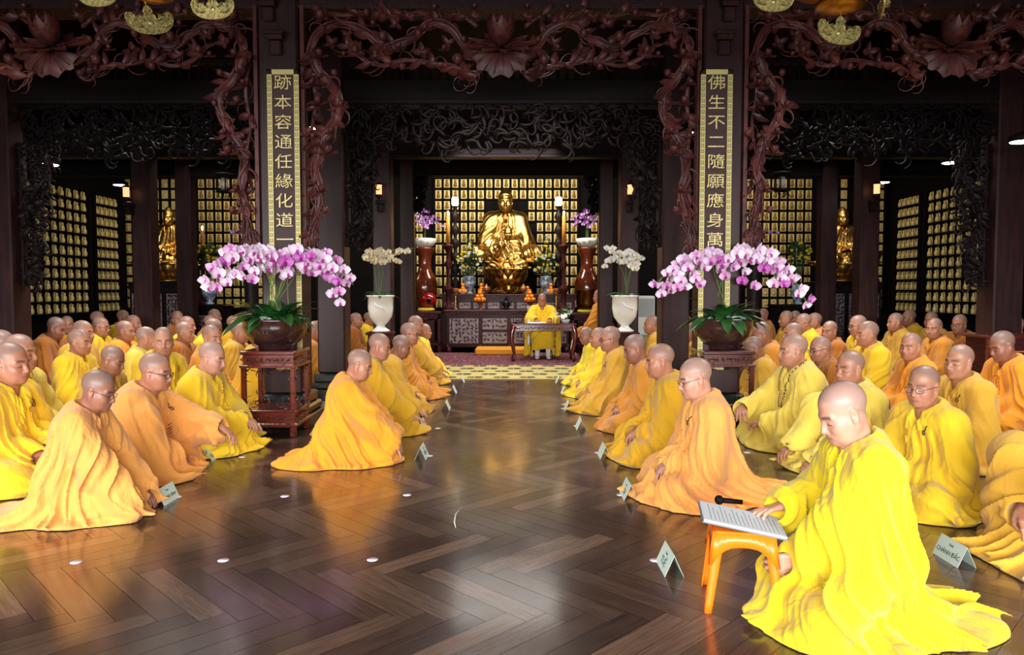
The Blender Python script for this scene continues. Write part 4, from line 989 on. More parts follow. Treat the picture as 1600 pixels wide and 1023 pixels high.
# ------------------------------------------------------------------ things on the altar
def lathe_thing(name, prof, m, loc, label, cat, group=None, n=24, **k):
    o = MB().lathe(prof, n, **k).build(name, m, None, loc); return tag(o, label, cat, group)
orange_m = mat('orange_peel', srgb(238, 140, 24), .45, bump=(160, .3, .003)); stalk_m = mat('stalk', srgb(60, 80, 30), .7)
def orange_mesh():
    mb = MB(); mb.ball((0, 0, 0), .042, 14, sc=(1, 1, .94)); return mb.mesh('orange')
ORG = orange_mesh(); ORG.materials.append(orange_m); STK = MB().lathe([(.006, .036), (.004, .042), (0, .043)], 6).mesh('stalk'); STK.materials.append(stalk_m)
def orange_pile(loc, rows, where, r=.042, sc=1.0):
    i = 0
    for lv, n in enumerate(rows):
        R = 0 if n == 1 else r * sc / math.sin(math.pi / n) * 1.01
        if lv == 0 and n > 4: R = r * sc / math.sin(math.pi / (n)) * 1.0
        for j in range(n):
            a = 2 * math.pi * (j + .5 * (lv % 2)) / n + .3; p = (loc[0] + R * math.cos(a), loc[1] + R * math.sin(a), loc[2] + (r + lv * r * 1.52) * sc)
            o = bpy.data.objects.new('orange', ORG); C.objects.link(o); o.location = p; o.scale = (sc,) * 3; s = bpy.data.objects.new('stalk', STK); C.objects.link(s); s.parent = o
            tag(o, ('orange on top of the pile ' if n == 1 else 'orange in the pile ') + where, 'orange', 'oranges ' + where)
ceramic = mat('white_ceramic', srgb(238, 240, 236), .12, coat=.5); fired = mat('brown_glaze', srgb(130, 70, 32), .15, coat=.7); darkbronze = mat('dark_bronze', srgb(60, 48, 36), .35, .8)
yF = 15.15
for px, nm in ((750, 'left'), (828, 'middle')):
    q = at_y(px, 484, yF); q.z = zA
    lathe_thing('fruit_stand', [(.09, 0), (.085, .015), (.03, .04), (.028, .09), (.05, .13), (.13, .165), (.135, .18), (.12, .175), (0, .16)], fired, q, 'brown pedestal dish of oranges on the lower altar, %s' % ('left of the incense burner' if nm == 'left' else 'behind the presiding monk\'s shoulder'), 'fruit stand', 'pedestal fruit dishes')
    orange_pile((q.x, q.y, zA + .165), (6, 3, 1), 'of the %s lower-tier dish' % nm, .042, 1.03)
yU = 15.56
for px, rows, nm in ((723, (4, 1, 1), 'far left'), (752, (3, 1, 1), 'left inner'), (861, (4, 1, 1), 'far right'), (824, (3, 1), 'right inner')):
    q = at_y(px, 459, yU); q.z = zB
    lathe_thing('fruit_plate', [(.05, 0), (.05, .01), (.10, .03), (.105, .035), (0, .025)], ceramic, q, 'small white plate of fruit on the upper altar, %s' % nm, 'plate', 'fruit plates on the upper altar')
    orange_pile((q.x, q.y, zB + .028), rows, 'on the %s upper-tier plate' % nm, .042, .95)
for px, sd in ((760, 'left'), (818, 'right')):
    q = at_y(px, 459, 15.50); q.z = zB; lathe_thing('offering_jar', [(.035, 0), (.03, .02), (.075, .06), (.085, .11), (.06, .15), (.03, .17), (.02, .21), (0, .215)], fired, q, 'amber lidded offering jar on the upper altar, %s of the throne' % sd, 'jar', 'amber offering jars')
q = at_y(795, 459, 15.56); q.z = zB
e = lathe_thing('brass_censer', [(.06, 0), (.055, .02), (.12, .05), (.14, .11), (.115, .16), (.125, .175), (.11, .17), (0, .15)], brass, q, 'wide brass incense bowl with two ears before the thrones', 'censer')
for s_ in (-1, 1): MB().tube([(s_ * .12, 0, .08), (s_ * .18, 0, .09), (s_ * .19, 0, .14), (s_ * .125, 0, .15)], .01, 6).build('ear', brass, e)
q = at_y(791, 487, 15.1); q.z = zA
e = lathe_thing('incense_burner', [(.05, 0), (.05, .015), (.09, .02), (.09, .03), (.05, .04), (.085, .09), (.08, .14), (.05, .17), (.03, .19), (.035, .22), (.012, .27), (0, .29)], mat('black_bronze', srgb(20, 20, 22), .35, .7), q, 'small black lidded incense burner on the lower altar', 'incense burner')
for s_ in (-1, 1): MB().tube([(s_ * .08, 0, .12), (s_ * .115, 0, .15), (s_ * .10, 0, .19)], .008, 6).build('ear', darkbronze, e)
for px, nm in ((712, 'left end of the altar'), (869, 'right of the presiding monk')):
    q = at_y(px, 487, 15.0); q.z = zA
    e = lathe_thing('brass_candlestick', [(.05, 0), (.045, .02), (.02, .04), (.03, .08), (.014, .12), (.026, .17), (.014, .22), (.024, .27), (.016, .30), (.05, .33), (.05, .34), (0, .34)], brass, q, 'slender brass candlestick, %s' % nm, 'candlestick', 'slender brass candlesticks')
    MB().lathe([(.045, .34), (.058, .38), (.055, .43), (.04, .44), (0, .42)], 16).build('amber_cup', fired, e)
wax = mat('candle_wax', srgb(214, 140, 50), .5, sss=.2); flame_m = mat('flame', (1, .75, .35), .5, emit=((1, .62, .25), 25))
def tall_candle(px, py_top, py_mid, y, label, zbase, h_base_px=None):
    a = at_y(px, py_top, y); b = at_y(px, py_mid, y); H = b.z - zbase
    e = empty('candle_on_stand', (a.x, y, zbase), 0, label, 'candle', 'tall altar candles on stands')
    MB().lathe([(.12, 0), (.12, .03), (.06, .08), (.045, H * .22), (.10, H * .30), (.10, H * .33), (.04, H * .38), (.035, H * .62), (.085, H * .70), (.04, H * .76), (.04, H * .88), (.10, H * .96), (.11, H), (0, H)], 20).build('candle_stand', rosewood_dark, e)
    MB().lathe([(.038, H), (.036, a.z - zbase - .01), (0, a.z - zbase)], 16).build('wax', wax, e)
    f = MB().ball((0, 0, a.z - zbase + .045), .02, 8, sc=(1, 1, 2.2)).build('flame', flame_m, e)
tall_candle(700, 336, 382, 15.35, 'tall yellow candle burning on a dark stand, left of the statues', zA)
tall_candle(881, 336, 382, 15.35, 'tall yellow candle burning on a dark stand, right of the statues', zA)
shade_m = mat('lamp_shade', srgb(255, 236, 205), .5, emit=((1, .86, .62), 5.0))
def altar_light(px, y, label, zbase):
    a = at_y(px, 308, y); b = at_y(px, 322, y); H = b.z - zbase
    e = empty('lotus_lamp', (a.x, y, zbase), 0, label, 'lamp', 'dark wooden altar lamps')
    prof = [(.13, 0), (.13, .04), (.05, .1)]; nseg = 6
    for i in range(nseg): z = .12 + (H - .16) * i / nseg; d = (H - .16) / nseg; prof += [(.04, z), (.085, z + d * .3), (.07, z + d * .5), (.03, z + d * .75)]
    MB().lathe(prof + [(.04, H - .03), (.075, H), (0, H)], 16, rib=.12, ribs=6).build('carved_stem', wood_deep, e)
    MB().lathe([(.05, H), (.075, H + .05), (.07, H + .16), (.055, H + .19), (0, H + .19)], 16).build('lamp_shade', shade_m, e)
altar_light(711, 15.75, 'carved lamp with glowing white shade, left of the tall statue', zB); altar_light(873, 15.75, 'carved lamp with glowing white shade, right of the tall statue', zB)
# great floor vases with white bowls of purple orchids on top
def big_vase(px, label):
    y = 16.0; zt = at_y(px, 387, y).z; q = at_y(px, 450, y); z0 = .62; H = zt - z0
    e = empty('tall_floor_vase', (q.x, y, 0), 0, label, 'vase', 'tall reddish brown vases')
    MB().box(-.24, .24, -.24, .24, 0, z0, bev=.02).build('plinth', rosewood_dark, e)
    prof = [(.16, z0), (.17, z0 + .03), (.15, z0 + H * .07), (.20, z0 + H * .22), (.265, z0 + H * .38), (.27, z0 + H * .50), (.235, z0 + H * .60), (.15, z0 + H * .68), (.125, z0 + H * .76), (.14, z0 + H * .88), (.21, z0 + H * .98), (.22, zt), (.19, zt - .01), (0, zt - .1)]
    MB().lathe(prof, 32).build('vase_body', mat('vase_brown', srgb(108, 44, 22), .14, coat=.7, noise=(4, srgb(60, 24, 14))), e)
    mb = MB()
    for k in range(8): a = -1.2 - k * .1; scroll(mb, -.12 + .03 * k, z0 + H * (.3 + .035 * k), 1.2 * (-1) ** k, .2, .012, 1.2, -.262 + .004 * k)
    mb.build('relief', darkbronze, e)
    return Vector((q.x, y, zt))
bv = [big_vase(664, 'tall reddish brown vase under white bowl, left of the altar'), big_vase(917, 'tall reddish brown vase under white bowl, right of the altar')]
# wooden fish drum, gong bowl
q = at_y(666, 487, 15.15); zt = at_y(660, 487, ys).z + .0
tag(MB().lathe([(.12, 0), (.17, .02), (.18, .05), (.15, .075), (0, .08)], 20).build('round_cushion', mat('cushion_gold', srgb(226, 196, 70), .7), None, (q.x, q.y, zt)), 'yellow round cushion under the red wooden fish drum', 'cushion')
e = MB().ball((0, 0, 0), .165, 24, sc=(1, .95, .95)).build('wooden_fish_drum', mat('lacquer_red', srgb(140, 14, 16), .12, coat=.8), None, (q.x + .05, q.y, zt + .075 + .155)); tag(e, 'round red lacquered wooden fish drum on its cushion', 'drum')
MB().lathe([(.035, 0), (.05, .01), (.05, .02), (.02, .02), (0, .005)], 16, M=Matrix.Translation((.02, -.158, -.01)) @ Matrix.Rotation(math.pi / 2, 4, 'X')).build('sound_hole', wood_black, e)
q = at_y(917, 487, 15.15); zt = at_y(910, 489, ys).z
tag(MB().lathe([(.14, 0), (.20, .02), (.20, .05), (.17, .07), (0, .075)], 20).build('round_cushion', MATS['cushion_gold'], None, (q.x, q.y, zt)), 'yellow round cushion under the bronze bowl gong', 'cushion')
lathe_thing('bowl_gong', [(.12, 0), (.20, .03), (.225, .12), (.215, .38), (.235, .40), (.225, .405), (.205, .38), (.205, .1), (0, .03)], mat('old_brass', srgb(96, 72, 34), .3, 1.0), (q.x, q.y, zt + .07), 'large dark bronze bowl gong on a yellow cushion', 'gong', n=32)
# white urns of orchids on stands
urn_pos = []
def urn(px, label):
    y = 10.75; b = at_y(px, 518, y); t = at_y(px, 461, y); H = t.z - b.z
    e = empty('white_urn', (b.x, y, b.z), 0, label, 'urn', 'white ceramic urns')
    MB().lathe([(.13, 0), (.135, .02), (.11, .035), (.065, .07), (.06, .095), (.11, .14), (.165, .22), (.185, .34), (.185, H - .03), (.205, H - .02), (.205, H), (.18, H - .005), (.17, H - .05), (0, H - .06)], 32).build('urn_body', ceramic, e)
    mb = MB(); mb.tube([(-.06, -.183, H * .80), (-.01, -.188, H * .70), (.05, -.186, H * .66), (.09, -.17, H * .6)], .012, 6); mb.build('relief', ceramic, e)
    s = empty('urn_stand', (b.x, y, 0), 0, 'dark carved stand under the %s' % label, 'plant stand', 'carved stands under the white urns')
    MB().box(-.19, .19, -.19, .19, b.z - .04, b.z, bev=.01).build('stand_top', rosewood_dark, s); MB().box(-.16, .16, -.16, .16, b.z - .13, b.z - .04).build('apron', rosewood_dark, s)
    for sx in (-1, 1):
        for sy in (-1, 1): MB().box(sx * .15 - .022, sx * .15 + .022, sy * .15 - .022, sy * .15 + .022, 0, b.z - .13, bev=.005).build('leg', rosewood_dark, s)
    urn_pos.append(Vector((b.x, y, t.z))); return e
urn(595, 'white urn with cream orchids, left side'); urn(976, 'white urn with white orchids, right side')
# ------------------------------------------------------------------ officiant's table, chair
yt = at_z(850, 566).y - .0; xt0, xt1 = at_y(800, 510, yt).x, at_y(899, 510, yt).x; zt_ = at_y(850, 505, yt).z
e = empty('officiant_table', ((xt0 + xt1) / 2, yt, 0), 0, 'red lacquered table with curved legs before the seated elder', 'table'); w = (xt1 - xt0) / 2; lac = mat('red_lacquer', srgb(96, 18, 22), .15, noise=(5, srgb(58, 14, 18)), coat=.8)
MB().box(-w - .02, w + .02, -.02, .62, zt_ - .03, zt_, bev=.01).build('table_top', lac, e)
a = MB(); a.box(-w + .02, w - .02, 0, .025, zt_ - .13, zt_ - .03); carved_band(a, -w + .06, w - .06, zt_ - .13, zt_ - .035, -.006, None); a.build('apron', lac, e)
for sx in (-1, 1): a = MB(); a.box(sx * (w - .02) - .012, sx * (w - .02) + .012, .02, .58, zt_ - .13, zt_ - .03); a.build('side_apron', lac, e)
for sx in (-1, 1):
    for yy, sy in ((.03, -1), (.56, 1)): l = MB(); cabriole(l, sx * (w - .04), yy, .03, zt_ - .05, .045, sx * 1.0, sy * .5); l.ball((sx * (w - .02), yy + sy * .01, .035), .034, 8); l.build('leg', lac, e)
TAB = (xt0, xt1, yt, zt_)
cxo = at_y(846, 500, yt + .75).x
e = empty('wooden_armchair', (cxo, yt + .95, 0), 0, 'dark wooden chair under the monk at the red table', 'chair')
MB().box(-.27, .27, -.24, .26, .42, .46, bev=.01).build('seat', lac, e); MB().box(-.25, .25, .22, .25, .52, .98, bev=.01).build('backrest', lac, e)
for sx in (-1, 1):
    for sy in (-1, 1): MB().box(sx * .24 - .022, sx * .24 + .022, sy * .21 + .01 - .022, sy * .21 + .01 + .022, .0, .42 if sy < 0 else .98, bev=.005).build('leg', lac, e)
# items on the table
paper = mat('paper', srgb(240, 240, 236), .8)
q = Vector((at_y(838, 504, yt + .2).x, yt + .18, zt_))
tag(MB().box(-.16, .16, -.10, .10, 0, .012).build('open_sutra_book', paper, None, q), 'open white book lying before the seated elder', 'book')
tag(MB().lathe([(.02, 0), (.028, .05), (.028, .055), (0, .05)], 12).build('white_cup', ceramic, None, (at_y(826, 500, yt + .2).x, yt + .12, zt_)), 'small white cup on the red table by the book', 'cup')
e = empty('table_microphone', (at_y(806, 500, yt).x, yt + .15, zt_), 0, 'thin black microphone at the left end of the red table', 'microphone')
MB().lathe([(.035, 0), (.03, .015), (0, .02)], 12).build('base', wood_black, e); MB().tube([(0, 0, .01), (0, 0, .10), (.02, 0, .16), (.07, 0, .20)], .004, 6).build('gooseneck', wood_black, e); MB().ball((.08, 0, .205), .014, 8).build('capsule', wood_black, e)
# air cooler behind the right urn
y = 12.3; a, b = at_y(996, 462, y), at_y(1023, 530, y)
e = empty('air_cooler', ((a.x + b.x) / 2, y, 0), 0, 'tall white floor-standing air cooler behind the right urn', 'air cooler'); w = (b.x - a.x) / 2; pw = mat('plastic_white', srgb(215, 220, 220), .4)
MB().box(-w, w, 0, .35, .05, a.z, bev=.02).build('body', pw, e); g = MB(); [g.box(-w + .02, w - .02, -.008, 0, a.z - .06 - k * .022, a.z - .05 - k * .022) for k in range(14)]; g.build('grille', mat('grille_grey', srgb(110, 120, 125), .5), e)
MB().box(-w + .03, w - .06, -.004, 0, b.z + .03, b.z + .08).build('sticker', mat('green_sticker', srgb(70, 170, 130), .5), e); MB().box(-w, w, 0, .35, 0, .05).build('plinth', mat('grille_grey', (0, 0, 0)), e)
# low carved rail at the right edge
y = 7.3; a = at_y(1546, 524, y)
e = empty('low_carved_cabinet', (a.x + .55, y, 0), 0, 'low reddish wooden lattice cabinet at the right edge, behind a monk', 'cabinet')
MB().box(-.57, .57, -.02, .42, a.z - .03, a.z, bev=.008).build('cabinet_top', rosewood, e); MB().box(-.54, .54, 0, .40, 0, a.z - .03).build('body', rosewood_dark, e)
g = MB(); 
for k in range(4): x = -.40 + k * .26; g.tube([(x + .06 * math.cos(t), -.012, a.z - .16 + .035 * math.sin(t)) for t in np.linspace(0, 6.28, 13)], .006, 5); g.box(x + .06, x + .20, -.014, 0, a.z - .165, a.z - .155)
g.build('fretwork', mat('pale_wood', srgb(190, 120, 80), .4), e)
for sx in (-1, 1): MB().box(sx * .54 - .03, sx * .54 + .03, -.015, .03, 0, a.z - .03, bev=.006).build('post', rosewood, e)
# ------------------------------------------------------------------ orchids and flowers
def flower_mesh(name, inner, outer, lip, rng):
    mb = MB(); cols = []
    def pet(M, L, W, cup):
        n0 = mb.n; petal(mb, M, L, W, cup, 4, 4); n = mb.n - n0
        for i in range(n): t = (i // 5) / 4; cols.append(tuple(inner[k] * (1 - t) ** 1.2 + outer[k] * (1 - (1 - t) ** 1.2) for k in range(3)))
    for a, L, W in ((math.pi / 2, .036, .013), (math.pi * 1.22, .034, .012), (math.pi * 1.78, .034, .012)): pet(Matrix.Rotation(-a, 4, 'Y') @ Matrix.Translation((.002, .004, 0)) @ Matrix.Rotation(math.pi / 2, 4, 'X'), L, W, .3)
    for a in (.18, math.pi - .18): pet(Matrix.Rotation(-a, 4, 'Y') @ Matrix.Translation((.002, 0, 0)) @ Matrix.Rotation(math.pi / 2, 4, 'X'), .040, .024, .35)
    n0 = mb.n; mb.ball((0, -.010, -.008), .008, 6, sc=(1, 1.3, 1)); mb.ball((0, -.012, -.016), .006, 6, sc=(1.4, 1, 1)); cols += [lip] * (mb.n - n0)
    me = mb.mesh(name); a = me.attributes.new('tone', 'FLOAT_COLOR', 'POINT'); a.data.foreach_set('color', np.array([c + (1,) for c in cols], f4).ravel()); return me
petal_m = mat('orchid_petal', (1, 1, 1), .5, attr='tone', sss=.1)
leaf_m = mat('orchid_leaf', srgb(38, 92, 34), .35, noise=(5, srgb(22, 62, 26)), coat=.2); stem_m = mat('orchid_stem', srgb(92, 120, 50), .5); root_m = mat('moss_film', srgb(196, 214, 204), .35)
rng = random.Random(9)
S_ = srgb
FL = {'pink': [flower_mesh('orchid_flower', S_(208, 110, 196), S_(246, 226, 244), S_(150, 30, 120), rng), flower_mesh('orchid_flower', S_(234, 190, 232), S_(252, 246, 252), S_(170, 40, 130), rng), flower_mesh('orchid_flower', S_(190, 60, 180), S_(222, 150, 220), S_(130, 20, 110), rng)],
      'white': [flower_mesh('orchid_flower', S_(250, 250, 246), S_(254, 254, 252), S_(226, 196, 80), rng)], 'cream': [flower_mesh('orchid_flower', S_(250, 244, 214), S_(254, 248, 230), S_(226, 180, 90), rng)],
      'purple': [flower_mesh('orchid_flower', S_(120, 50, 150), S_(176, 120, 200), S_(90, 20, 100), rng), flower_mesh('orchid_flower', S_(180, 130, 200), S_(214, 180, 226), S_(120, 30, 120), rng)]}
for L_ in FL.values():
    for me in L_: me.materials.append(petal_m)
def orchid(e, base, sprays, kind, size=1.0, leaves=12, leaf_len=.24, rr=.18, seed=1, up=(.25, .9), weights=(3, 6, 1)):
    """sprays: list of (start offset xy, control points relative, number of flowers)"""
    rs = random.Random(seed)
    for sp in sprays:
        ks, nf = sp[0], sp[1]; pts = smoothpath([(p[0], p[1], p[2]) for p in ks], 10)
        MB().tube([tuple(v) for v in pts], .0035 * size, 6).build('flower_stem', stem_m, e)
        total = 0; n = len(pts); i0 = int(n * (sp[2] if len(sp) > 2 else .5))
        for k in range(nf):
            t = i0 + (n - 1 - i0) * (k + .5) / nf; p = pts[int(t)]; me = rs.choices(FL[kind], weights[:len(FL[kind])])[0]
            o = bpy.data.objects.new('flower', me); C.objects.link(o); o.parent = e
            s = size * (1.3 - .35 * k / nf) * rs.uniform(.9, 1.1); sd = (-1) ** k
            o.location = (p[0] + sd * .022 * size + rs.uniform(-.012, .012), p[1] - .03 * size + rs.uniform(-.035, .03), p[2] - .018 * size + rs.uniform(-.024, .024) * size); o.scale = (s, s, s)
            o.rotation_euler = (rs.uniform(-.2, .35), rs.uniform(-.3, .3), sd * rs.uniform(.0, .6) + rs.uniform(-.3, .3))
    for k in range(leaves):
        a = 2 * math.pi * k / leaves + rs.uniform(-.2, .2); L = leaf_len * rs.uniform(.7, 1.15); r0 = rr * rs.uniform(.2, .8)
        M = Matrix.Translation((base[0] + r0 * math.cos(a), base[1] + r0 * math.sin(a), base[2])) @ Matrix.Rotation(a, 4, 'Z') @ Matrix.Rotation(-rs.uniform(*up), 4, 'Y')
        mb = MB(); P = []; w = L * .20
        for i in range(8):
            t = i / 7; ww = w * math.sin(math.pi * min(1, .1 + .9 * t)) ** .6 if i < 7 else .001; x = L * t * (1 - .12 * t); z = -L * .75 * t * t
            P.append([(x, ww * s_, z + abs(s_) * ww * .35) for s_ in (-1, -.5, 0, .5, 1)])
        mb.grid(P, True, M); mb.build('leaf', leaf_m, e)
pot_m = mat('pot_brown', srgb(58, 34, 32), .22, noise=(3, srgb(44, 26, 26)), coat=.5)
def big_pot(px, py_base, label, seed, sprays_px, stand_col, stand_label):
    g = at_z(px, py_base); y = g.y + .22; x = at_y(px, 600, y).x; zt = at_y(px, 545, y).z
    s = empty('plant_stand', (x, y, 0), 0, stand_label, 'plant stand', 'carved square plant stands'); m = stand_col; W = .235
    MB().box(-W, W, -W, W, zt - .035, zt, bev=.008).build('stand_top', m, s)
    a = MB(); a.box(-W + .02, W - .02, -W + .02, W - .02, zt - .12, zt - .035)
    for r_ in range(4): k = MB(); carved_band(k, -W + .05, W - .05, zt - .11, zt - .045, -W + .016, None, 4); a.add(k.V, k.Fc, True, Matrix.Rotation(r_ * math.pi / 2, 4, 'Z'))
    a.build('carved_apron', m, s); MB().box(-W - .005, W + .005, -W - .005, W + .005, zt - .145, zt - .12, bev=.005).build('moulding', m, s)
    zb_ = .24
    for sx in (-1, 1):
        for sy in (-1, 1):
            MB().box(sx * (W - .025) - .02, sx * (W - .025) + .02, sy * (W - .025) - .02, sy * (W - .025) + .02, zb_, zt - .145, bev=.004).build('post', m, s)
            f = MB(); f.box(sx * (W - .03) - .025, sx * (W - .03) + .025, sy * (W - .03) - .025, sy * (W - .03) + .025, 0, .10, bev=.01); f.build('leg', m, s)
    for r_ in range(4):
        for mir in (1, -1):
            for (zz, dz) in ((zt - .15, -1), (zb_ + .01, 1)):
                k = MB(); scroll(k, mir * (W - .05), zz + dz * .02, (math.pi if mir > 0 else 0) + dz * .4 * mir, .12, .008, 1.4 * dz * mir, -W + .025); scroll(k, mir * (W - .05), zz + dz * .05, dz * math.pi / 2, .10, .007, 1.2 * mir * dz, -W + .025); scroll(k, mir * (W - .09), zz + dz * .015, (math.pi if mir > 0 else 0), .10, .006, -1.0 * dz * mir, -W + .025)
                b = MB(); b.add(k.V, k.Fc, True, Matrix.Rotation(r_ * math.pi / 2, 4, 'Z')); b.build('corner_bracket', m, s)
    lb = MB(); lb.box(-W - .005, W + .005, -W - .005, W + .005, zb_ - .02, zb_, bev=.005); lb.box(-W + .01, W - .01, -W + .01, W - .01, .13, zb_ - .02); lb.box(-W - .012, W + .012, -W - .012, W + .012, .09, .13, bev=.012)
    for r_ in range(4): k = MB(); carved_band(k, -W + .05, W - .05, .14, zb_ - .03, -W + .006, None, 5, .004); lb.add(k.V, k.Fc, True, Matrix.Rotation(r_ * math.pi / 2, 4, 'Z'))
    lb.build('lower_box', m, s)
    e = empty('potted_orchids', (x, y, zt), 0, label, 'potted orchids', 'large pots of pink orchids')
    H = at_y(px, 497, y).z - zt
    MB().lathe([(.14, 0), (.15, .012), (.145, .03), (.20, .06), (.255, .13), (.275, H * .72), (.272, H - .035), (.285, H - .02), (.283, H), (.262, H), (.255, H - .03), (0, H - .035)], 44).build('pot', pot_m, e)
    tm = text_mesh('竹', .075, .001, 'pot_mark'); o = link('pot_mark', tm, mat('pot_mark', srgb(26, 18, 20), .5), e); o.location = (.0, -.276, H * .64); o.rotation_euler = (math.pi / 2, 0, 0)
    mb = MB(); rs = random.Random(seed)
    for k in range(60): a = rs.uniform(0, 6.28); r0 = rs.uniform(0, .22); mb.ball((r0 * math.cos(a), r0 * math.sin(a), H - .02 + rs.uniform(0, .03)), rs.uniform(.015, .04), 6, sc=(1.3, 1, .6))
    tag(mb.build('moss', root_m, e), None, None, None, 'stuff')
    def P(px_, py_, dy): v = at_y(px_, py_, y + dy); return (v.x - x, dy, v.z - zt)
    sp = []
    for i, (pp, nf, st) in enumerate(sprays_px):
        sx = rs.uniform(-.12, .12); dy = rs.uniform(-.12, .10); ks = [(sx, dy * .5, H - .02)] + [P(a_, b_, dy * (1 + .3 * j)) for j, (a_, b_) in enumerate(pp)]
        sp.append((ks, nf, st))
    orchid(e, (0, 0, H - .01), sp, 'pink', 1.5, 22, .30, .20, seed); orchid(e, (0, 0, H - .01), [], 'pink', 1, 16, .30, .17, seed + 1, up=(.9, 1.35))
    ties = None
    return e
left_sprays = [([(420, 430), (395, 395), (360, 400), (322, 445)], 13, .35), ([(415, 420), (400, 390), (372, 388), (345, 415), (336, 452)], 13, .35), ([(430, 430), (425, 395), (400, 385), (375, 405), (366, 440)], 12, .35),
    ([(445, 440), (440, 400), (420, 392), (398, 410), (390, 442)], 11, .35), ([(450, 430), (470, 398), (500, 392), (530, 415), (552, 445)], 14, .35), ([(455, 440), (475, 405), (500, 405), (520, 430), (530, 475)], 13, .38),
    ([(445, 430), (460, 395), (490, 395), (515, 410), (540, 432)], 12, .35), ([(440, 440), (455, 410), (475, 405), (490, 425)], 8, .4), ([(430, 445), (415, 415), (440, 408), (455, 430)], 8, .4)]
right_sprays = [([(1110, 430), (1095, 405), (1060, 410), (1020, 450)], 13, .35), ([(1115, 430), (1095, 400), (1055, 420), (1035, 465)], 12, .35), ([(1120, 425), (1100, 395), (1075, 425), (1060, 450)], 10, .35), ([(1125, 430), (1110, 395), (1095, 410), (1085, 440)], 9, .35),
    ([(1130, 430), (1150, 400), (1180, 398), (1205, 420), (1215, 445)], 13, .35), ([(1135, 440), (1160, 395), (1200, 400), (1235, 430), (1262, 475)], 16, .4), ([(1130, 430), (1155, 390), (1185, 395), (1225, 440)], 12, .35), ([(1125, 440), (1130, 405), (1150, 410), (1170, 440)], 9, .4), ([(1120, 440), (1115, 410), (1130, 400), (1140, 425)], 8, .4)]
big_pot(432, 684, 'big brown pot of pink orchids before the left lettered column', 3, left_sprays, rosewood, 'bright reddish carved stand under the left orchid pot')
big_pot(1127, 673, 'big brown pot of pink orchids before the right lettered column', 8, right_sprays, mat('rosewood_purple', srgb(88, 34, 38), .28, noise=(7, srgb(60, 24, 28)), coat=.5), 'dark purplish carved stand under the right orchid pot')
# orchids in the urns (children of the urn things' own objects: plants stay with the urn)
def urn_orchid(q, name, kind, label, pts_list, seed, size, leaves=9, ll=.2):
    e = empty(name, q, 0, label, 'orchid', None)
    sp = []
    rs = random.Random(seed)
    for pp, nf, st in pts_list:
        dy = rs.uniform(-.08, .08); sp.append(([(rs.uniform(-.04, .04), dy, -.02)] + [tuple(a - b for a, b in zip(at_y(u, v, q.y + dy), q)) for u, v in pp], nf, st))
    orchid(e, (0, 0, 0), sp, kind, size, leaves, ll, .10, seed); return e
urn_orchid(urn_pos[0], 'cream_orchid', 'cream', 'cream orchid spray arching right out of the left urn', [([(585, 420), (580, 395), (600, 392), (645, 388)], 16, .40), ([(592, 420), (585, 400), (605, 400), (625, 408)], 10, .42), ([(598, 425), (590, 402), (575, 398)], 6, .5)], 4, 1.45)
urn_orchid(urn_pos[1], 'white_orchid', 'white', 'white orchid spray arching left out of the right urn', [([(985, 425), (985, 400), (970, 392), (945, 386)], 15, .40), ([(978, 430), (980, 405), (990, 398), (1000, 400)], 11, .4), ([(975, 430), (965, 410), (955, 402), (948, 412)], 6, .55), ([(982, 430), (992, 405), (985, 396)], 8, .45)], 5, 1.35)
for i, (v, px) in enumerate(zip(bv, (664, 917))):
    sd = ('left', 'right')[i]; bw = lathe_thing('white_bowl', [(.10, 0), (.19, .05), (.235, .13), (.24, .19), (.225, .2), (.21, .15), (0, .1)], ceramic, v, 'white scalloped bowl on top of the %s tall vase' % sd, 'bowl', None, 28, rib=.05, ribs=8)
    q = v + Vector((0, 0, .12)); urn_orchid(q, 'purple_orchid', 'purple', 'purple orchids in the white bowl above the %s tall vase' % sd, [([(px, 350), (px - 12, 335), (px - 24, 345)], 10, .3), ([(px, 350), (px + 10, 338), (px + 24, 344)], 10, .3), ([(px, 352), (px - 4, 330), (px + 8, 330)], 8, .3), ([(px, 352), (px - 14, 345), (px - 20, 352)], 7, .3), ([(px, 352), (px + 14, 346), (px + 26, 352)], 7, .3)], 11 + i, 1.15, 12, .22)
# purple sprays of the side bays
for px, sd, y in ((392, 'left', 12.9), (1178, 'right', 12.9)):
    q = at_y(px, 405, y); zt_p = .95
    st = empty('dark_vase', (q.x, y, 0), 0, 'dark tall vase stand of the purple sprays, behind the %s pink orchids' % sd, 'vase', None)
    MB().lathe([(.16, 0), (.12, .1), (.10, .5), (.14, .8), (.11, zt_p), (.13, q.z - .05), (.12, q.z)], 20).build('vase_body', wood_deep, st)
    urn_orchid(Vector((q.x, y, q.z)), 'purple_orchid', 'purple', 'long purple orchid spray in the shadow of the %s bay' % sd, [([(px, 380), (px - 8, 362), (px - 30, 362)], 11, .35), ([(px, 380), (px + 8, 360), (px + 32, 364)], 11, .35), ([(px, 380), (px - 2, 366), (px + 14, 362)], 8, .35)], 21, 1.2, 10, .25)
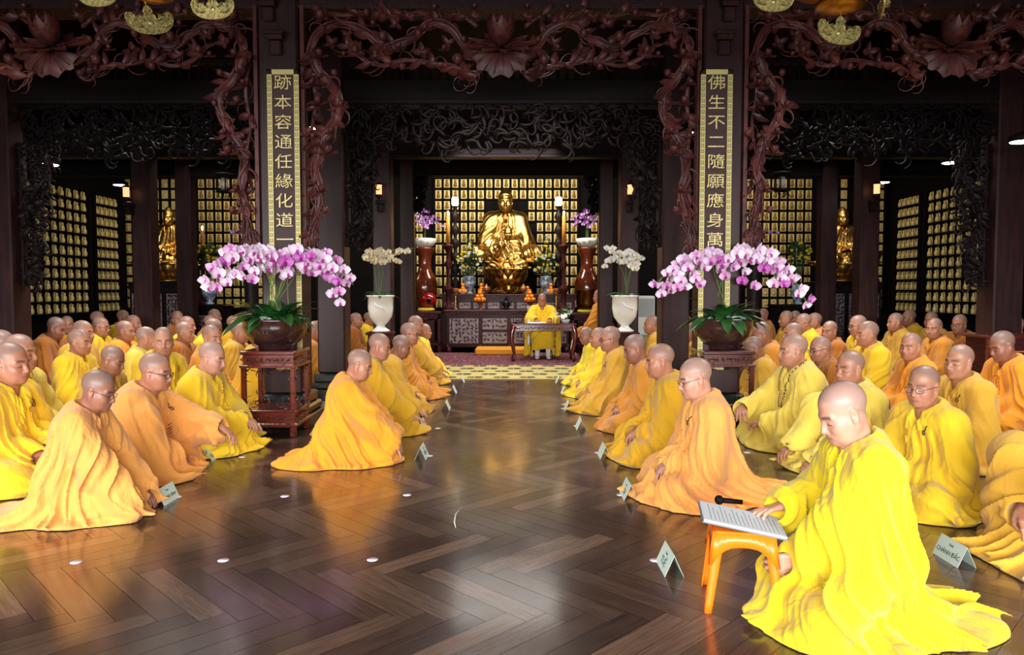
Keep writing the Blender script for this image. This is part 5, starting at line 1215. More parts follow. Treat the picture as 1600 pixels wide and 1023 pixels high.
# bouquets of the altar
def bouquet(px, py, y, R, label, zbase, spire=True, seed=1, col=True):
    q = at_y(px, py, y); rs = random.Random(seed); e = empty('flower_bouquet', (q.x, y, zbase), 0, label, 'bouquet', 'altar bouquets of chrysanthemums'); zc = q.z - zbase
    MB().lathe([(.08, 0), (.09, .02), (.05, .06), (.12, .16), (.15, .26), (.11, .34), (.13, .38), (0, .36)], 24).build('vase', mat('blue_vase', srgb(40, 70, 120), .2, noise=(9, srgb(190, 205, 215)), coat=.5), e)
    mb = MB()
    for k in range(150):
        a = rs.uniform(0, 6.28); t = rs.uniform(-.9, 1.2); r0 = R * rs.uniform(.5, 1.0); p = (r0 * math.cos(a) * math.cos(t * .9), r0 * math.sin(a) * math.cos(t * .9) * .8, zc + r0 * math.sin(t)); M = Matrix.Translation(p) @ Matrix.Rotation(a, 4, 'Z') @ Matrix.Rotation(-t + rs.uniform(-.5, .5), 4, 'Y'); petal(mb, M, .10, .025, .3, 3, 2)
    for k in range(14): mb.tube([(0, 0, .3), (rs.uniform(-R, R) * .6, rs.uniform(-.1, .1), zc)], .006, 5)
    if spire:
        for k in range(5): x = rs.uniform(-.08, .08); mb.tube([(0, 0, zc), (x * .5, 0, zc + R), (x, 0, zc + R + .42 * rs.uniform(.6, 1))], .005, 5); [petal(mb, Matrix.Translation((x, 0, zc + R + .3 * rs.random())) @ Matrix.Rotation(rs.uniform(0, 6), 4, 'Z') @ Matrix.Rotation(-.7, 4, 'Y'), .08, .015, .3, 3, 2) for _ in range(8)]
    tag(mb.build('foliage', mat('bouquet_leaf', srgb(30, 62, 34), .5), e), None, None, None, 'stuff')
    f0 = {}
    for k in range(38 if spire else 12):
        c = rs.choice(['yellow', 'white']) if col else 'yellow'
        if c not in f0:
            fb_ = MB()
            for r_ in range(2): [petal(fb_, Matrix.Rotation(2 * math.pi * (j + .5 * r_) / 9, 4, 'Z') @ Matrix.Rotation(-.35 - .5 * r_, 4, 'Y'), .034 - .008 * r_, .010, .5, 3, 2) for j in range(9)]
            fb_.ball((0, 0, .012), .012, 6, sc=(1, 1, .6)); me = fb_.mesh('flower_head'); me.materials.append(mat('chrys_' + c, srgb(235, 215, 60) if c == 'yellow' else srgb(240, 242, 230), .7)); f0[c] = me
        o = bpy.data.objects.new('flower', f0[c]); C.objects.link(o); o.parent = e; a = rs.uniform(-2.6, -.5); t = rs.uniform(-.5, 1.3)
        if spire and k > 31: o.location = (rs.uniform(-.07, .07), -.03, zc + R + rs.uniform(.05, .40))
        else: o.location = (R * 1.02 * math.cos(a) * math.cos(t * .8), R * .85 * math.sin(a) * math.cos(t * .8), zc + R * math.sin(t))
        o.rotation_euler = (1.2 - .5 * t + rs.uniform(-.2, .2), rs.uniform(-.4, .4), a + math.pi / 2); o.scale = (1.75,) * 3
bouquet(733, 415, 15.75, .27, 'white and yellow bouquet in a blue vase, left of the statues', zB, True, 3)
bouquet(853, 415, 15.75, .27, 'white and yellow bouquet in a blue vase, right of the statues', zB, True, 6)
bouquet(1248, 398, 14.2, .20, 'yellow flowers in a vase in the dim right bay', 1.0, False, 8, False)
bouquet(326, 400, 14.2, .20, 'yellow flowers in a vase in the dim left bay', 1.0, False, 9, False)
for px, sd in ((1262, 'right'), (318, 'left')):
    q = at_y(px, 430, 14.2); xx = at_y(1248 if sd == 'right' else 326, 400, 14.2).x
    o = panel_altar('side_offering_table', xx - .45, xx + .35, 14.0, 14.5, 0, 1.0, 'dark offering table with flowers and candle in the %s bay' % sd, 'offering tables of the side bays', ((0, 1, .05, .95),), .1, wood_black)
tall_candle(1370, 358, 392, 14.25, 'lit candle in the right bay, near the gold figurines', .0); tall_candle(316, 360, 392, 14.25, 'lit candle in the left bay, beside yellow flowers', 1.0)
# lilies on the officiant's table
q = Vector((at_y(884, 505, yt + .25).x, yt + .25, zt_)); e = empty('lily_arrangement', q, 0, 'white lily arrangement at the right end of the red table', 'flower arrangement'); rs = random.Random(2)
MB().lathe([(.06, 0), (.08, .05), (.07, .06), (0, .05)], 16).build('bowl', ceramic, e); mb = MB()
for k in range(26): a = rs.uniform(0, 6.28); petal(mb, Matrix.Translation((0, 0, .05)) @ Matrix.Rotation(a, 4, 'Z') @ Matrix.Rotation(-rs.uniform(.05, 1.4), 4, 'Y'), rs.uniform(.12, .26), .022, .3, 4, 2)
tag(mb.build('foliage', mat('lily_leaf', srgb(50, 110, 50), .45), e), None, None, None, 'stuff')
for k in range(9):
    a = rs.uniform(0, 6.28); r0 = rs.uniform(.02, .14); mb = MB()
    for j in range(6): petal(mb, Matrix.Rotation(j * math.pi / 3, 4, 'Z') @ Matrix.Rotation(-.75, 4, 'Y'), .075, .018, -.4, 4, 2)
    o = mb.build('lily_flower', mat('lily_white', srgb(246, 240, 226), .6), e, (r0 * math.cos(a) * 1.3, r0 * math.sin(a) - .03, .09 + rs.uniform(0, .13))); o.rotation_euler = (rs.uniform(-.2, .9), rs.uniform(-.6, .6), 0)
# ------------------------------------------------------------------ hanging brass ornaments
def gold_pendant_mesh():
    half = [(0, .0), (.012, -.006), (.022, -.02), (.028, -.035), (.026, -.052), (.038, -.062), (.040, -.074), (.034, -.080), (.046, -.084), (.060, -.078), (.066, -.068), (.064, -.058), (.080, -.066), (.094, -.062), (.106, -.052), (.112, -.040), (.124, -.038), (.136, -.052), (.140, -.072), (.136, -.096), (.124, -.120), (.104, -.140), (.078, -.155), (.046, -.164), (.0, -.168)]
    poly = half + [(-x, z) for x, z in reversed(half[1:-1])]
    mb = MB(); mb.prism(poly, -.004, .004)
    ri = [(x * .88, -.012 + (z + .012) * .88 - .006) for x, z in poly]; mb.tube([(x, -.005, z) for x, z in ri + ri[:1]], .0022, 5, cap=False); mb.tube([(x, .005, z) for x, z in ri + ri[:1]], .0022, 5, cap=False)
    for s_ in (-1, 1):
        for y in (-.005, .005):
            for (x, z, a, L) in ((.03, -.09, .3, .07), (.05, -.12, -.4, .08), (.09, -.09, 1.2, .06), (.085, -.12, .2, .05), (.01, -.055, 1.2, .04)): scroll(mb, s_ * x, z, a if s_ > 0 else math.pi - a, L, .0035, 1.6 * s_, y, 8)
    mb.ball((0, 0, -.10), .018, 10, sc=(1, .5, 1)); return mb.mesh('pendant')
PEN = gold_pendant_mesh(); PEN.materials.append(mat('pierced_brass', srgb(214, 200, 130), .42, .6, noise=(90, srgb(120, 105, 50)), bump=(160, .6, .003)))
bowl_m = mat('polished_brass', srgb(190, 140, 60), .34, 1.0)
def chandelier(px, py, y, label, pens, R):
    q = at_y(px, py, y); e = empty('hanging_brass_ornament', q, 0, label, 'hanging ornament', 'brass ornaments hung above the hall front')
    MB().lathe([(0, 0), (R * .5, .006), (R * .9, .03), (R, .055), (R * .92, .06), (R * .5, .035), (0, .03)], 40).build('dish', bowl_m, e)
    MB().tube([(0, 0, .03), (0, 0, .3), (0, 0, 5.2 - q.z)], .006, 6).build('rod', bowl_m, e)
    rim = MB().lathe([(R * 1.9, .16), (R * 1.95, .165), (R * 1.95, .18), (R * 1.88, .18)], 48).build('outer_ring', bowl_m, e)
    for (ux, uy, dy, rz, sc) in pens:
        v = at_y(ux, uy, y + dy); o = bpy.data.objects.new('pendant', PEN); C.objects.link(o); o.parent = e; o.location = v - q; o.rotation_euler = (0, rz[1], rz[0]); o.scale = (sc,) * 3
        h = .05; l = MB(); l.tube([(.004 * math.cos(t), 0, .012 + .012 * math.sin(t)) for t in np.linspace(0, 6.28, 9)], .0015, 5, cap=False); l.tube([(0, 0, .024), (0, 0, .10)], .0015, 5); l.build('chain', bowl_m, o)
chandelier(1313, 19, 4.7, 'brass dish with pierced pendants hanging at the upper right', [(1314, 25, -.0, (.15, .12), 1.05), (1209, -22, .0, (.05, .0), .95), (1378, -14, .1, (1.25, .0), 1.0)], .155)
chandelier(238, 2, 4.7, 'brass dish with pierced pendants hanging at the upper left', [(228, 8, 0, (.75, -.25), 1.05), (331, -10, 0, (.1, -.05), .95), (152, -30, .0, (.0, 0), .95)], .14)
# ------------------------------------------------------------------ lamps
disc_m = mat('lamp_disc', (1, 1, 1), .4, emit=((.86, .92, 1.0), 14))
def ceiling_spot(px, py, y, label, w=.10):
    q = at_y(px, py, y); e = empty('ceiling_lamp', q, 0, label, 'ceiling lamp', 'white ceiling lamps')
    MB().lathe([(0, -.012), (w * .9, -.008), (w, 0), (w, .01), (0, .01)], 24).build('diffuser', disc_m, e); MB().lathe([(w * 1.02, -.002), (w * 1.1, .0), (w * 1.1, .05), (.03, .09), (0, .09)], 24).build('housing', wood_black, e)
    MB().tube([(0, 0, .08), (0, 0, 5.2 - q.z)], .006, 6).build('rod', wood_black, e)
for a in ((77, 257, 9.6, 'white disc lamp by the carved bracket over the left crowd'), (188, 289, 12.6, 'white disc lamp just left of the orange lantern, left bay'), (1486, 254, 9.8, 'white disc lamp beside the outer right carved bracket'), (1379, 285, 12.6, 'white disc lamp just above the orange lantern, right bay'),
          (488, 200, 7.6, 'bright white lamp seen through the carving right of the left board'), (583, 284, 12.3, 'white lamp beside the left inner orange lantern'), (986, 284, 12.3, 'white lamp above the right inner orange lantern'),
          (1073, 207, 7.6, 'bright white lamp seen through the carving left of the right board'), (1597, 221, 7.4, 'white disc lamp cut off by the right picture edge')):
    ceiling_spot(*a, w=.07 if a[0] in (488, 1073, 583, 986) else .11)
lant_m = mat('lantern_amber', srgb(255, 150, 80), .5, emit=((1, .42, .18), 1.6))
def wall_lantern(px, py, y, label):
    q = at_y(px, py, y); e = empty('amber_wall_lantern', q, 0, label, 'lantern', 'amber lanterns on the columns')
    MB().lathe([(.035, -.08), (.045, -.07), (.045, .06), (.05, .07), (0, .08)], 16).build('amber_glass', lant_m, e)
    MB().lathe([(0, -.16), (.03, -.13), (.055, -.10), (.05, -.08)], 16).build('cup', wood_deep, e); MB().lathe([(.06, .07), (.065, .085), (.02, .11), (0, .11)], 16).build('cap', wood_deep, e)
    b = MB(); b.box(-.05, .05, -.02, .20, -.22, -.16, bev=.01); b.box(-.035, .035, -.0, .20, -.34, -.22, bev=.01); scroll(b, 0, -.3, -1.5, .12, .012, 1.5, -.02); b.build('bracket', wood_deep, e)
for a in ((592, 296, 11.62, 'amber lantern on the dark column left of the altar'), (985, 296, 11.62, 'amber lantern on the dark column right of the altar'), (197, 300, 11.62, 'amber lantern on the left outer timber column'), (1370, 295, 11.62, 'amber lantern on the right outer timber column')): wall_lantern(*a)
def palace_lantern(px, py, y, label):
    q = at_y(px, py, y); e = empty('hanging_palace_lantern', q, 0, label, 'lantern', 'dark carved hanging lanterns')
    for k in range(6):
        a = math.pi * k / 3; MB().box(-.008, .008, -.008, .008, -.14, .14).build('post', wood_black, e, (.13 * math.cos(a), .13 * math.sin(a), 0))
    for z, r in ((.14, .18), (-.15, .15)): MB().lathe([(r, z), (r * 1.03, z + .02), (.05, z + .05), (0, z + .05)], 6, smooth=False).build('roof' if z > 0 else 'tray', wood_black, e)
    b = MB(); [scroll(b, .1 * math.cos(k), -.16, -1.5, .16, .008, 1.5 * (-1) ** k, .1 * math.sin(k)) for k in range(8)]; b.build('fringe', wood_black, e)
    MB().lathe([(.05, -.1), (.06, 0), (.05, .1)], 10).build('glass', mat('lantern_glass', srgb(190, 190, 180), .3), e); MB().tube([(0, 0, .17), (0, 0, 5.2 - q.z)], .006, 6).build('cord', wood_black, e)
palace_lantern(350, 287, 12.8, 'dark carved lantern hanging in the left bay over gold plaques'); palace_lantern(1222, 285, 12.8, 'dark carved lantern hanging in the right bay over gold plaques')
# ------------------------------------------------------------------ name cards on the floor
card_m = mat('card_green', srgb(206, 226, 214), .6); ink = mat('card_ink', srgb(40, 80, 62), .7)
def name_card(p, label, txt=None, side_=1, ridge=.20, h=.095, w=.085, rz=0.0, small=None):
    e = empty('name_card', (p[0], p[1], 0), rz, label, 'name card', 'folded name cards on the floor')
    for s_ in (-1, 1):
        mb = MB(); V = [(s_ * w / 2, -ridge / 2, 0), (s_ * w / 2, ridge / 2, 0), (0, ridge / 2, h), (0, -ridge / 2, h)]; t = .0012; V2 = [(a - s_ * t, b, c) for a, b, c in V]
        mb.add(V + V2, [(0, 1, 2, 3), (7, 6, 5, 4), (0, 4, 5, 1), (1, 5, 6, 2), (2, 6, 7, 3), (3, 7, 4, 0)]); o = mb.build('card_face', card_m, e)
        if txt and s_ == side_:
            L = math.hypot(w / 2, h); tilt = math.atan2(h, w / 2)
            for (tt, sz, dz) in ((txt, min(.046, .175 / (.66 * len(txt))), -.14), (small or 'Thích', .016, .22)):
                me = text_mesh(tt, sz, .0004, 'lettering'); tx = link('lettering', me, ink, o)
                xm = Vector((s_ * 1, 0, 0)); up = Vector((-s_ * (w / 2), 0, h)).normalized(); nrm = Vector((s_ * h, 0, w / 2)).normalized(); right = up.cross(nrm)
                M = Matrix((right, up, nrm)).transposed().to_4x4(); c = Vector((s_ * w / 4, 0, h / 2)) + up * L * dz + nrm * .0006; tx.matrix_local = Matrix.Translation(c) @ M
for a in ((258, 783, 'name card reading THANH BÌNH by the orange-robed monk with glasses', 'THANH BÌNH', 1), (331, 716, 'name card at the outstretched hand of the monk in black glasses', 'NHƯ AN', 1),
          (659, 714, 'pale card before the kneeling monk at the head of the left row', 'VIÊN', 1), (659, 671, 'second pale card along the left side of the aisle', None, 1), (697, 639, 'third pale card along the left side of the aisle', None, 1), (708, 614, 'fourth pale card along the left side of the aisle', None, 1), (721, 597, 'fifth and farthest pale card along the left side', None, 1),
          (1046, 888, 'name card on the parquet beside the orange stool', 'TUỆ', -1), (982, 775, 'pale card before the elderly monk heading the right row', 'VIÊN', -1), (944, 713, 'second pale card along the right side of the aisle', None, -1), (907, 669, 'third pale card along the right side of the aisle', None, -1), (888, 640, 'fourth pale card along the right side of the aisle', None, -1), (882, 615, 'fifth pale card along the right side of the aisle', None, -1), (873, 598, 'farthest small card on the right side, near the mat', None, -1),
          (1490, 875, 'name card reading CHÁNH ĐẮC by the brown-robed knee', 'CHÁNH ĐẮC', -1), (1254, 714, 'name card at the fingertips of the monk beside the stand', 'THIỆN', -1), (1588, 712, 'name card cut by the right picture edge, lower one', 'C THỊNH', -1), (1596, 668, 'name card cut by the right picture edge, upper one', 'MINH', -1), (1473, 596, 'pale card in front of the dark orange robe, right block', 'QUẢNG', -1), (1391, 569, 'small card near the back of the right block', None, -1), (1404, 558, 'farthest small card of the right block', None, -1), (80, 634, 'card half hidden behind the yellow-robed man at the left edge', None, 1)):
    p = at_z(a[0], a[1]); name_card((p.x, p.y), a[2], a[3], a[4])
# stickers
st_m = mat('sticker_white', srgb(226, 214, 236), .6)
for px, py, w in ((119, 878, 'left end of the front row of dots'), (349, 875, 'second dot of the front row'), (582, 874, 'third dot of the front row, in the middle of the parquet'), (1024, 875, 'dot beside the name card near the orange stool'), (445, 775, 'dot below the kneeling monk on the left'), (636, 773, 'dot below the hands of the kneeling monk'), (277, 776, 'dot beside the THANH BÌNH card'), (378, 714, 'dot in front of the left plant stand'), (671, 712, 'dot beside the first card of the left row'), (684, 669, 'dot beside the second card of the left row'), (970, 773, 'dot beside the first card of the right row'), (934, 707, 'dot beside the second card of the right row'), (900, 665, 'dot beside the third card of the right row'), (880, 638, 'dot beside the fourth card of the right row'), (1167, 707, 'dot on the parquet near the right plant stand'), (1252, 770, 'dot behind the bald head of the reading monk')):
    p = at_z(px, py); tag(MB().lathe([(.026, 0), (.026, .0012), (0, .0015)], 20).build('floor_sticker', st_m, None, (p.x, p.y, .0)), 'round white sticker, ' + w, 'sticker', 'round white floor stickers')
# a pale scratch on the parquet
pts = [at_z(a, b, .0008) for a, b in ((712, 824), (710, 815), (712, 803), (720, 792))]; tag(MB().tube(pts, [.001, .0035, .003, .001], 5).build('white_thread', paper), 'short curved white thread lying on the open parquet', 'thread')
# ------------------------------------------------------------------ orange stool with papers
pl = mat('orange_plastic', srgb(255, 122, 20), .35, sss=.1); 
fl = [at_z(1112, 966), at_z(1094, 905), at_z(1218, 962), at_z(1184, 912)]
cxs = sum((v.x for v in fl), 0) / 4; cys = sum((v.y for v in fl), 0) / 4
zt_s = .315; STO = (at_y(1163, 850, fl[0].y + .12).x, fl[0].y + .16)
e = empty('orange_plastic_stool', (STO[0], STO[1], 0), math.radians(-12), 'orange plastic stool used as a low desk by the reading monk', 'stool'); W = .145; T = .115
seat = MB(); seat.box(-T, T, -T, T, zt_s - .012, zt_s, bev=.008)
for r_ in range(4): # skirts with an arch
    M = Matrix.Rotation(r_ * math.pi / 2, 4, 'Z'); n = 10; V = []; 
    for i in range(n + 1):
        u = -1 + 2 * i / n; arch = .055 + .075 * (abs(u) ** 3.0); x = u * (T + .004); V += [(x, -T - .002, zt_s - .004), (x * (1 + arch * .25), -T - .004 - arch * .12, zt_s - arch)]
    seat.add(V, [(2 * i, 2 * i + 1, 2 * i + 3, 2 * i + 2) for i in range(n)], True, M)
o = seat.build('seat', pl, e); sm = o.modifiers.new('thick', 'SOLIDIFY'); sm.thickness = .004
for sx in (-1, 1):
    for sy in (-1, 1):
        l = MB(); P = []
        for i in range(8):
            t = i / 7; z = (zt_s - .03) * (1 - t); o_ = T + .002 + (W - T) * t; w2 = .042 - .016 * t; c = Vector((sx * o_, sy * o_, z)); P.append([c + Vector((-sx * w2, 0, 0)), c + Vector((-sx * w2 * .4, sy * .002, 0)), c, c + Vector((sx * .002, -sy * w2 * .4, 0)), c + Vector((0, -sy * w2, 0))])
        l.grid(P); o = l.build('leg', pl, e); sm = o.modifiers.new('thick', 'SOLIDIFY'); sm.thickness = .006; sm.offset = -1 if sx * sy > 0 else 1
# open folder leaning on the stool
rzf = math.radians(-12); base = Vector((STO[0], STO[1], zt_s))
def folder_pt(u, v): return None
e = empty('open_folder', (STO[0] - .005, STO[1] - .02, zt_s + .022), rzf, 'grey open folder of sheets lying tilted on the orange stool', 'folder'); e.rotation_euler = (math.radians(3), math.radians(10), rzf + .05)
MB().box(-.165, .16, -.115, .115, -.004, 0).build('cover', mat('folder_grey', srgb(110, 118, 128), .5), e)
s1 = MB().box(-.16, .155, -.11, .108, 0, .009).build('sheets', mat('sheet', srgb(205, 210, 216), .7), e)
tl = MB()
for k in range(17): tl.box(-.13 + .016 * k - .0, -.13 + .016 * k + .0022, -.09, .085 - .03 * ((k * 7) % 3), .009, .0094)
tag(tl.build('printed_lines', mat('print_grey', srgb(120, 122, 130), .8), s1), None, None, None, 'stuff')
q = at_y(1140, 812, STO[1] + .10); 
e = empty('black_microphone', (STO[0] - .04, STO[1] + .13, zt_s + .06), math.radians(200), 'black handheld microphone resting behind the folder on the stool', 'microphone'); e.rotation_euler = (0, math.radians(-8), math.radians(190))
MB().tube([(0, 0, 0), (-.09, 0, 0)], [.012, .010], 10).build('handle', wood_black, e); MB().ball((.015, 0, 0), .02, 10).build('head', wood_black, e)
e = empty('orange_pen', (STO[0] + .10, STO[1] + .08, zt_s + .05), math.radians(-35), 'orange pen at the edge of the folder under the monk\'s fingers', 'pen'); MB().tube([(-.07, 0, .005), (.07, 0, -.005)], .005, 8).build('barrel', pl, e)
# ------------------------------------------------------------------ the assembly
RC = {'Y': (250, 208, 48), 'YP': (240, 214, 92), 'O': (244, 170, 86), 'OD': (214, 142, 50), 'M': (218, 166, 58), 'B': (172, 104, 38), 'G': (244, 160, 44), 'OL': (218, 166, 38), 'BY': (228, 200, 36)}
TONE = {'a': srgb(184, 130, 104), 'b': srgb(180, 124, 98), 'c': srgb(152, 102, 80), 'd': srgb(200, 148, 126)}
def rm(k): return robe_mat(k, RC[k])
LAP = dict(hl=(.25, .045, .20), hr=(.27, -.045, .18))
KN = dict(hl=(.40, .17, .19), hr=(.40, -.17, .19), fl=(.9, -.1, -.35), fr=(.9, .1, -.35), cl=(.2, .2, .25, .3), cr=(.2, .2, .25, .3))
def place(o, hc, px, py, d, yaw, label, group, zfix=None):
    """put a seated figure so that its head stands where the picture shows it, resting on the floor"""
    q = at_y(px, py, d); s = max(.90, min(1.13, q.z / float(hc[2]))) if zfix is None else zfix
    c, n = math.cos(yaw), math.sin(yaw); hx, hy = float(hc[0]) * s, float(hc[1]) * s
    o.location = (q.x - (hx * c - hy * n), q.y - (hx * n + hy * c), 0); o.rotation_euler = (0, 0, yaw); o.scale = (s, s, s)
    return tag(o, label, 'person', group)
LB, RB, LR, RR = 'seated people, left block', 'seated people, right block', 'row along the left of the aisle', 'row along the right of the aisle'
PI = math.pi
# -- people near the camera, each with a pose of their own
near = [
 # pose, tone, robe, options, (px, py, depth), yaw, label, group, body and robe cell
 (Pose('lotus', lean=.12, head=(.05, .42), seed=34, train=.30, girth=.95, fat=.6, seat=.27, span=.9), 'd', 'BY', dict(), (1317, 643, 2.74), PI, 'young person in bright yellow robe reading from papers on the orange stool', RB, .0040, .0046, 'F'),
 (Pose('kneel', lean=.26, head=(-.06, .22), seed=5, train=.45, hl=(.39, .13, .13), hr=(.41, -.12, .10), fl=(.6, -.2, -.8), fr=(.6, .2, -.8), cl=(.3, .3, .35, .4), cr=(.3, .3, .35, .4)), 'c', 'O', dict(glasses='thin'), (154, 612, 4.05), .12, 'elder in light orange robe and thin glasses, head bowed, beside the THANH BÌNH card', LB, .005, .006, ''),
 (Pose('kneeup', lean=.30, head=(-.08, .04), seed=12, girth=1.1, fat=1, hr=(.32, -.08, .16), hl=(.56, .12, .30), fl=(.8, 0, -.6), cl=(.5, .5, .6, .7)), 'b', 'O', dict(glasses='black', clasp=True), (243, 580, 4.95), .05, 'person in pale orange patched robe and black glasses, one arm stretched over the knee', LB, .0055, .0065, ''),
 (Pose('lotus', lean=.16, head=(0, .20), seed=13, girth=1.12, fat=1, hl=(.36, .03, .24), hr=(.38, -.04, .22), fl=(.7, -.6, -.3), fr=(.7, .6, -.3)), 'd', 'Y', dict(), (331, 558, 5.8), -.05, 'stout person in lemon robe, hands joined on the knee, left of the orchid stand', LB, .0055, .0065, ''),
 (Pose('lotus', lean=.10, head=(-.06, .05), seed=14, fat=.8, **LAP), 'b', 'Y', dict(clasp=True), (17, 567, 4.75), -.05, 'person in acid yellow robe with hanging wooden clasp at the left edge', LB, .0055, .0065, ''),
 (Pose('kneel', lean=.24, head=(-.05, .26), seed=16, train=.10, hl=(.48, .12, .15), hr=(.51, -.13, .13), fl=(.5, 0, -.85), fr=(.5, 0, -.85), cl=(.2, .25, .3, .3), cr=(.2, .25, .3, .3), fat=.8), 'b', 'G', dict(), (562, 569, 5.35), .10, 'kneeling person in bright golden orange robe at the head of the left row', LR, .005, .006, ''),
 (Pose('lotus', lean=.12, head=(.06, .22), seed=17, train=.35, girth=1.02, seat=.13, **LAP), 'd', 'O', dict(glasses='thin', clasp=True), (1086, 590, 4.45), PI, 'elderly person in peach robe and dark-rimmed glasses heading the right row', RR, .005, .006, ''),
 (Pose('lotus', lean=.12, head=(-.03, .12), seed=18, girth=1.05, **LAP), 'b', 'OL', dict(), (1031, 563, 5.5), PI, 'person in olive mustard robe, second in the right row', RR, .0055, .0065, ''),
 (Pose('lotus', lean=.10, head=(.30, .05), seed=19, **LAP), 'a', 'Y', dict(glasses='thin', clasp=True), (1443, 603, 4.25), PI + .25, 'person in yellow robe with thin glasses and shoulder clasp, behind the reading one', RB, .005, .006, ''),
 (Pose('kneeup', lean=.12, head=(.25, .02), seed=20, girth=1.1, fat=.8, hl=(.40, .10, .10), hr=(.45, -.10, .16), fl=(.8, 0, -.6), fr=(.8, 0, -.6)), 'b', 'YP', dict(), (1328, 575, 5.1), PI + .1, 'person in pale yellow robe with a wristband, hands touching the floor card', RB, .0055, .0065, ''),
 (Pose('lotus', lean=.14, head=(-.05, 0), seed=22, girth=1.12, fat=1, hl=(.36, .12, .20), hr=(.44, -.12, .26)), 'a', 'YP', dict(beads=True), (1239, 547, 5.95), PI + .05, 'stout person in pale yellow robe with dark beads, beside the right orchid stand', RB, .0055, .0065, ''),
 (Pose('lotus', lean=.08, head=(.25, .03), seed=23, **LAP), 'a', 'M', dict(clasp=True), (1499, 565, 5.35), PI + .12, 'person in mustard robe with a small ring clasp, behind the yellow robe with glasses', RB, .0055, .0065, ''),
 (Pose('kneeup', lean=.12, head=(0, .25), seed=25, girth=1.1, hl=(.34, .20, .44), fl=(.7, .1, -.7), hr=(.30, -.10, .2)), 'b', 'M', dict(), (1700, 605, 3.3), PI + .1, 'person in brownish mustard robe mostly cut off at the right edge, knee raised', RB, .0055, .0060, ''),
]
heads = []
for ps, tn, rk, opt, (px, py, d), yaw, lab, grp, hb, hr, sp in near:
    if sp == 'F':     # hands placed on the stool leg and on the papers
        q = at_y(px, py, d); sc_ = max(.9, min(1.13, q.z / float(ps.headc[2]))); P0 = Vector((q.x + float(ps.headc[0]) * sc_, q.y + float(ps.headc[1]) * sc_, 0))
        h1 = Vector((STO[0] + .170, STO[1] - .125, .215)); h2 = Vector((STO[0] + .20, STO[1] + .06, .375)); lc = lambda v: (-(v.x - P0.x) / sc_, -(v.y - P0.y) / sc_, v.z / sc_)
        ps = Pose('lotus', lean=.12, head=(.05, .42), seed=34, train=.30, girth=.95, fat=.6, seat=.27, span=.9, hl=lc(h1), hr=lc(h2), fl=(.75, -.1, -.28), nl=(.1, -1, -.1), cl=(.9, .9, 1.0, 1.0), fr=(.95, .1, -.2), nr=(-.1, .1, -1), cr=(.25, .25, .35, .5), cloak=.3)
    o = make_person(ps, TONE[tn], rm(rk), hb, hr, **opt); place(o, ps.headc, px, py, d, yaw, lab, grp); heads.append((lab[:20], tuple(o.location), o.scale[0]))
# -- the rest: poses shared, each one placed and robed by itself
pool = {
 'level': (Pose('lotus', lean=.08, head=(0, .04), seed=41, **LAP), 'b', {}), 'down': (Pose('lotus', lean=.18, head=(.04, .28), seed=42, girth=1.05, **LAP), 'c', {}),
 'glass': (Pose('lotus', lean=.12, head=(0, .10), seed=43, **LAP), 'b', dict(glasses='black', clasp=True)), 'campos': (Pose('lotus', lean=.08, head=(.55, .04), seed=44, **LAP), 'b', {}),
 'camneg': (Pose('lotus', lean=.08, head=(-.75, .04), seed=45, **LAP), 'a', dict(clasp=True)), 'kneel': (Pose('kneel', lean=.14, head=(0, .20), seed=46, train=.2, **KN), 'b', {}),
 'lean': (Pose('lotus', lean=.30, head=(0, .12), seed=47, girth=1.05, hl=(.40, .12, .22), hr=(.40, -.10, .20)), 'c', {}), 'away': (Pose('lotus', lean=.12, head=(.45, .08), seed=48, fat=.8, girth=1.08, **LAP), 'a', {})}
first = {}
def person(kind, px, py, d, yaw, rk, label, grp):
    ps, tn, opt = pool[kind]
    if kind not in first:
        first[kind] = make_person(ps, TONE[tn], rm(rk), .0068, .0080, **opt); o = first[kind]; me_link = True
    else:
        s = first[kind]; o = s.copy(); C.objects.link(o)
        for k in list(o.keys()): del o[k]
        for ch in s.children:
            c = ch.copy(); C.objects.link(c); c.parent = o
            for g in ch.children: g2 = g.copy(); C.objects.link(g2); g2.parent = c
    for ch in o.children:
        if ch.name.split('.')[0] in ('robe', 'collar'): ch.material_slots[0].link = 'OBJECT'; ch.material_slots[0].material = rm(rk)
    return place(o, ps.headc, px, py, d, yaw, label, grp)
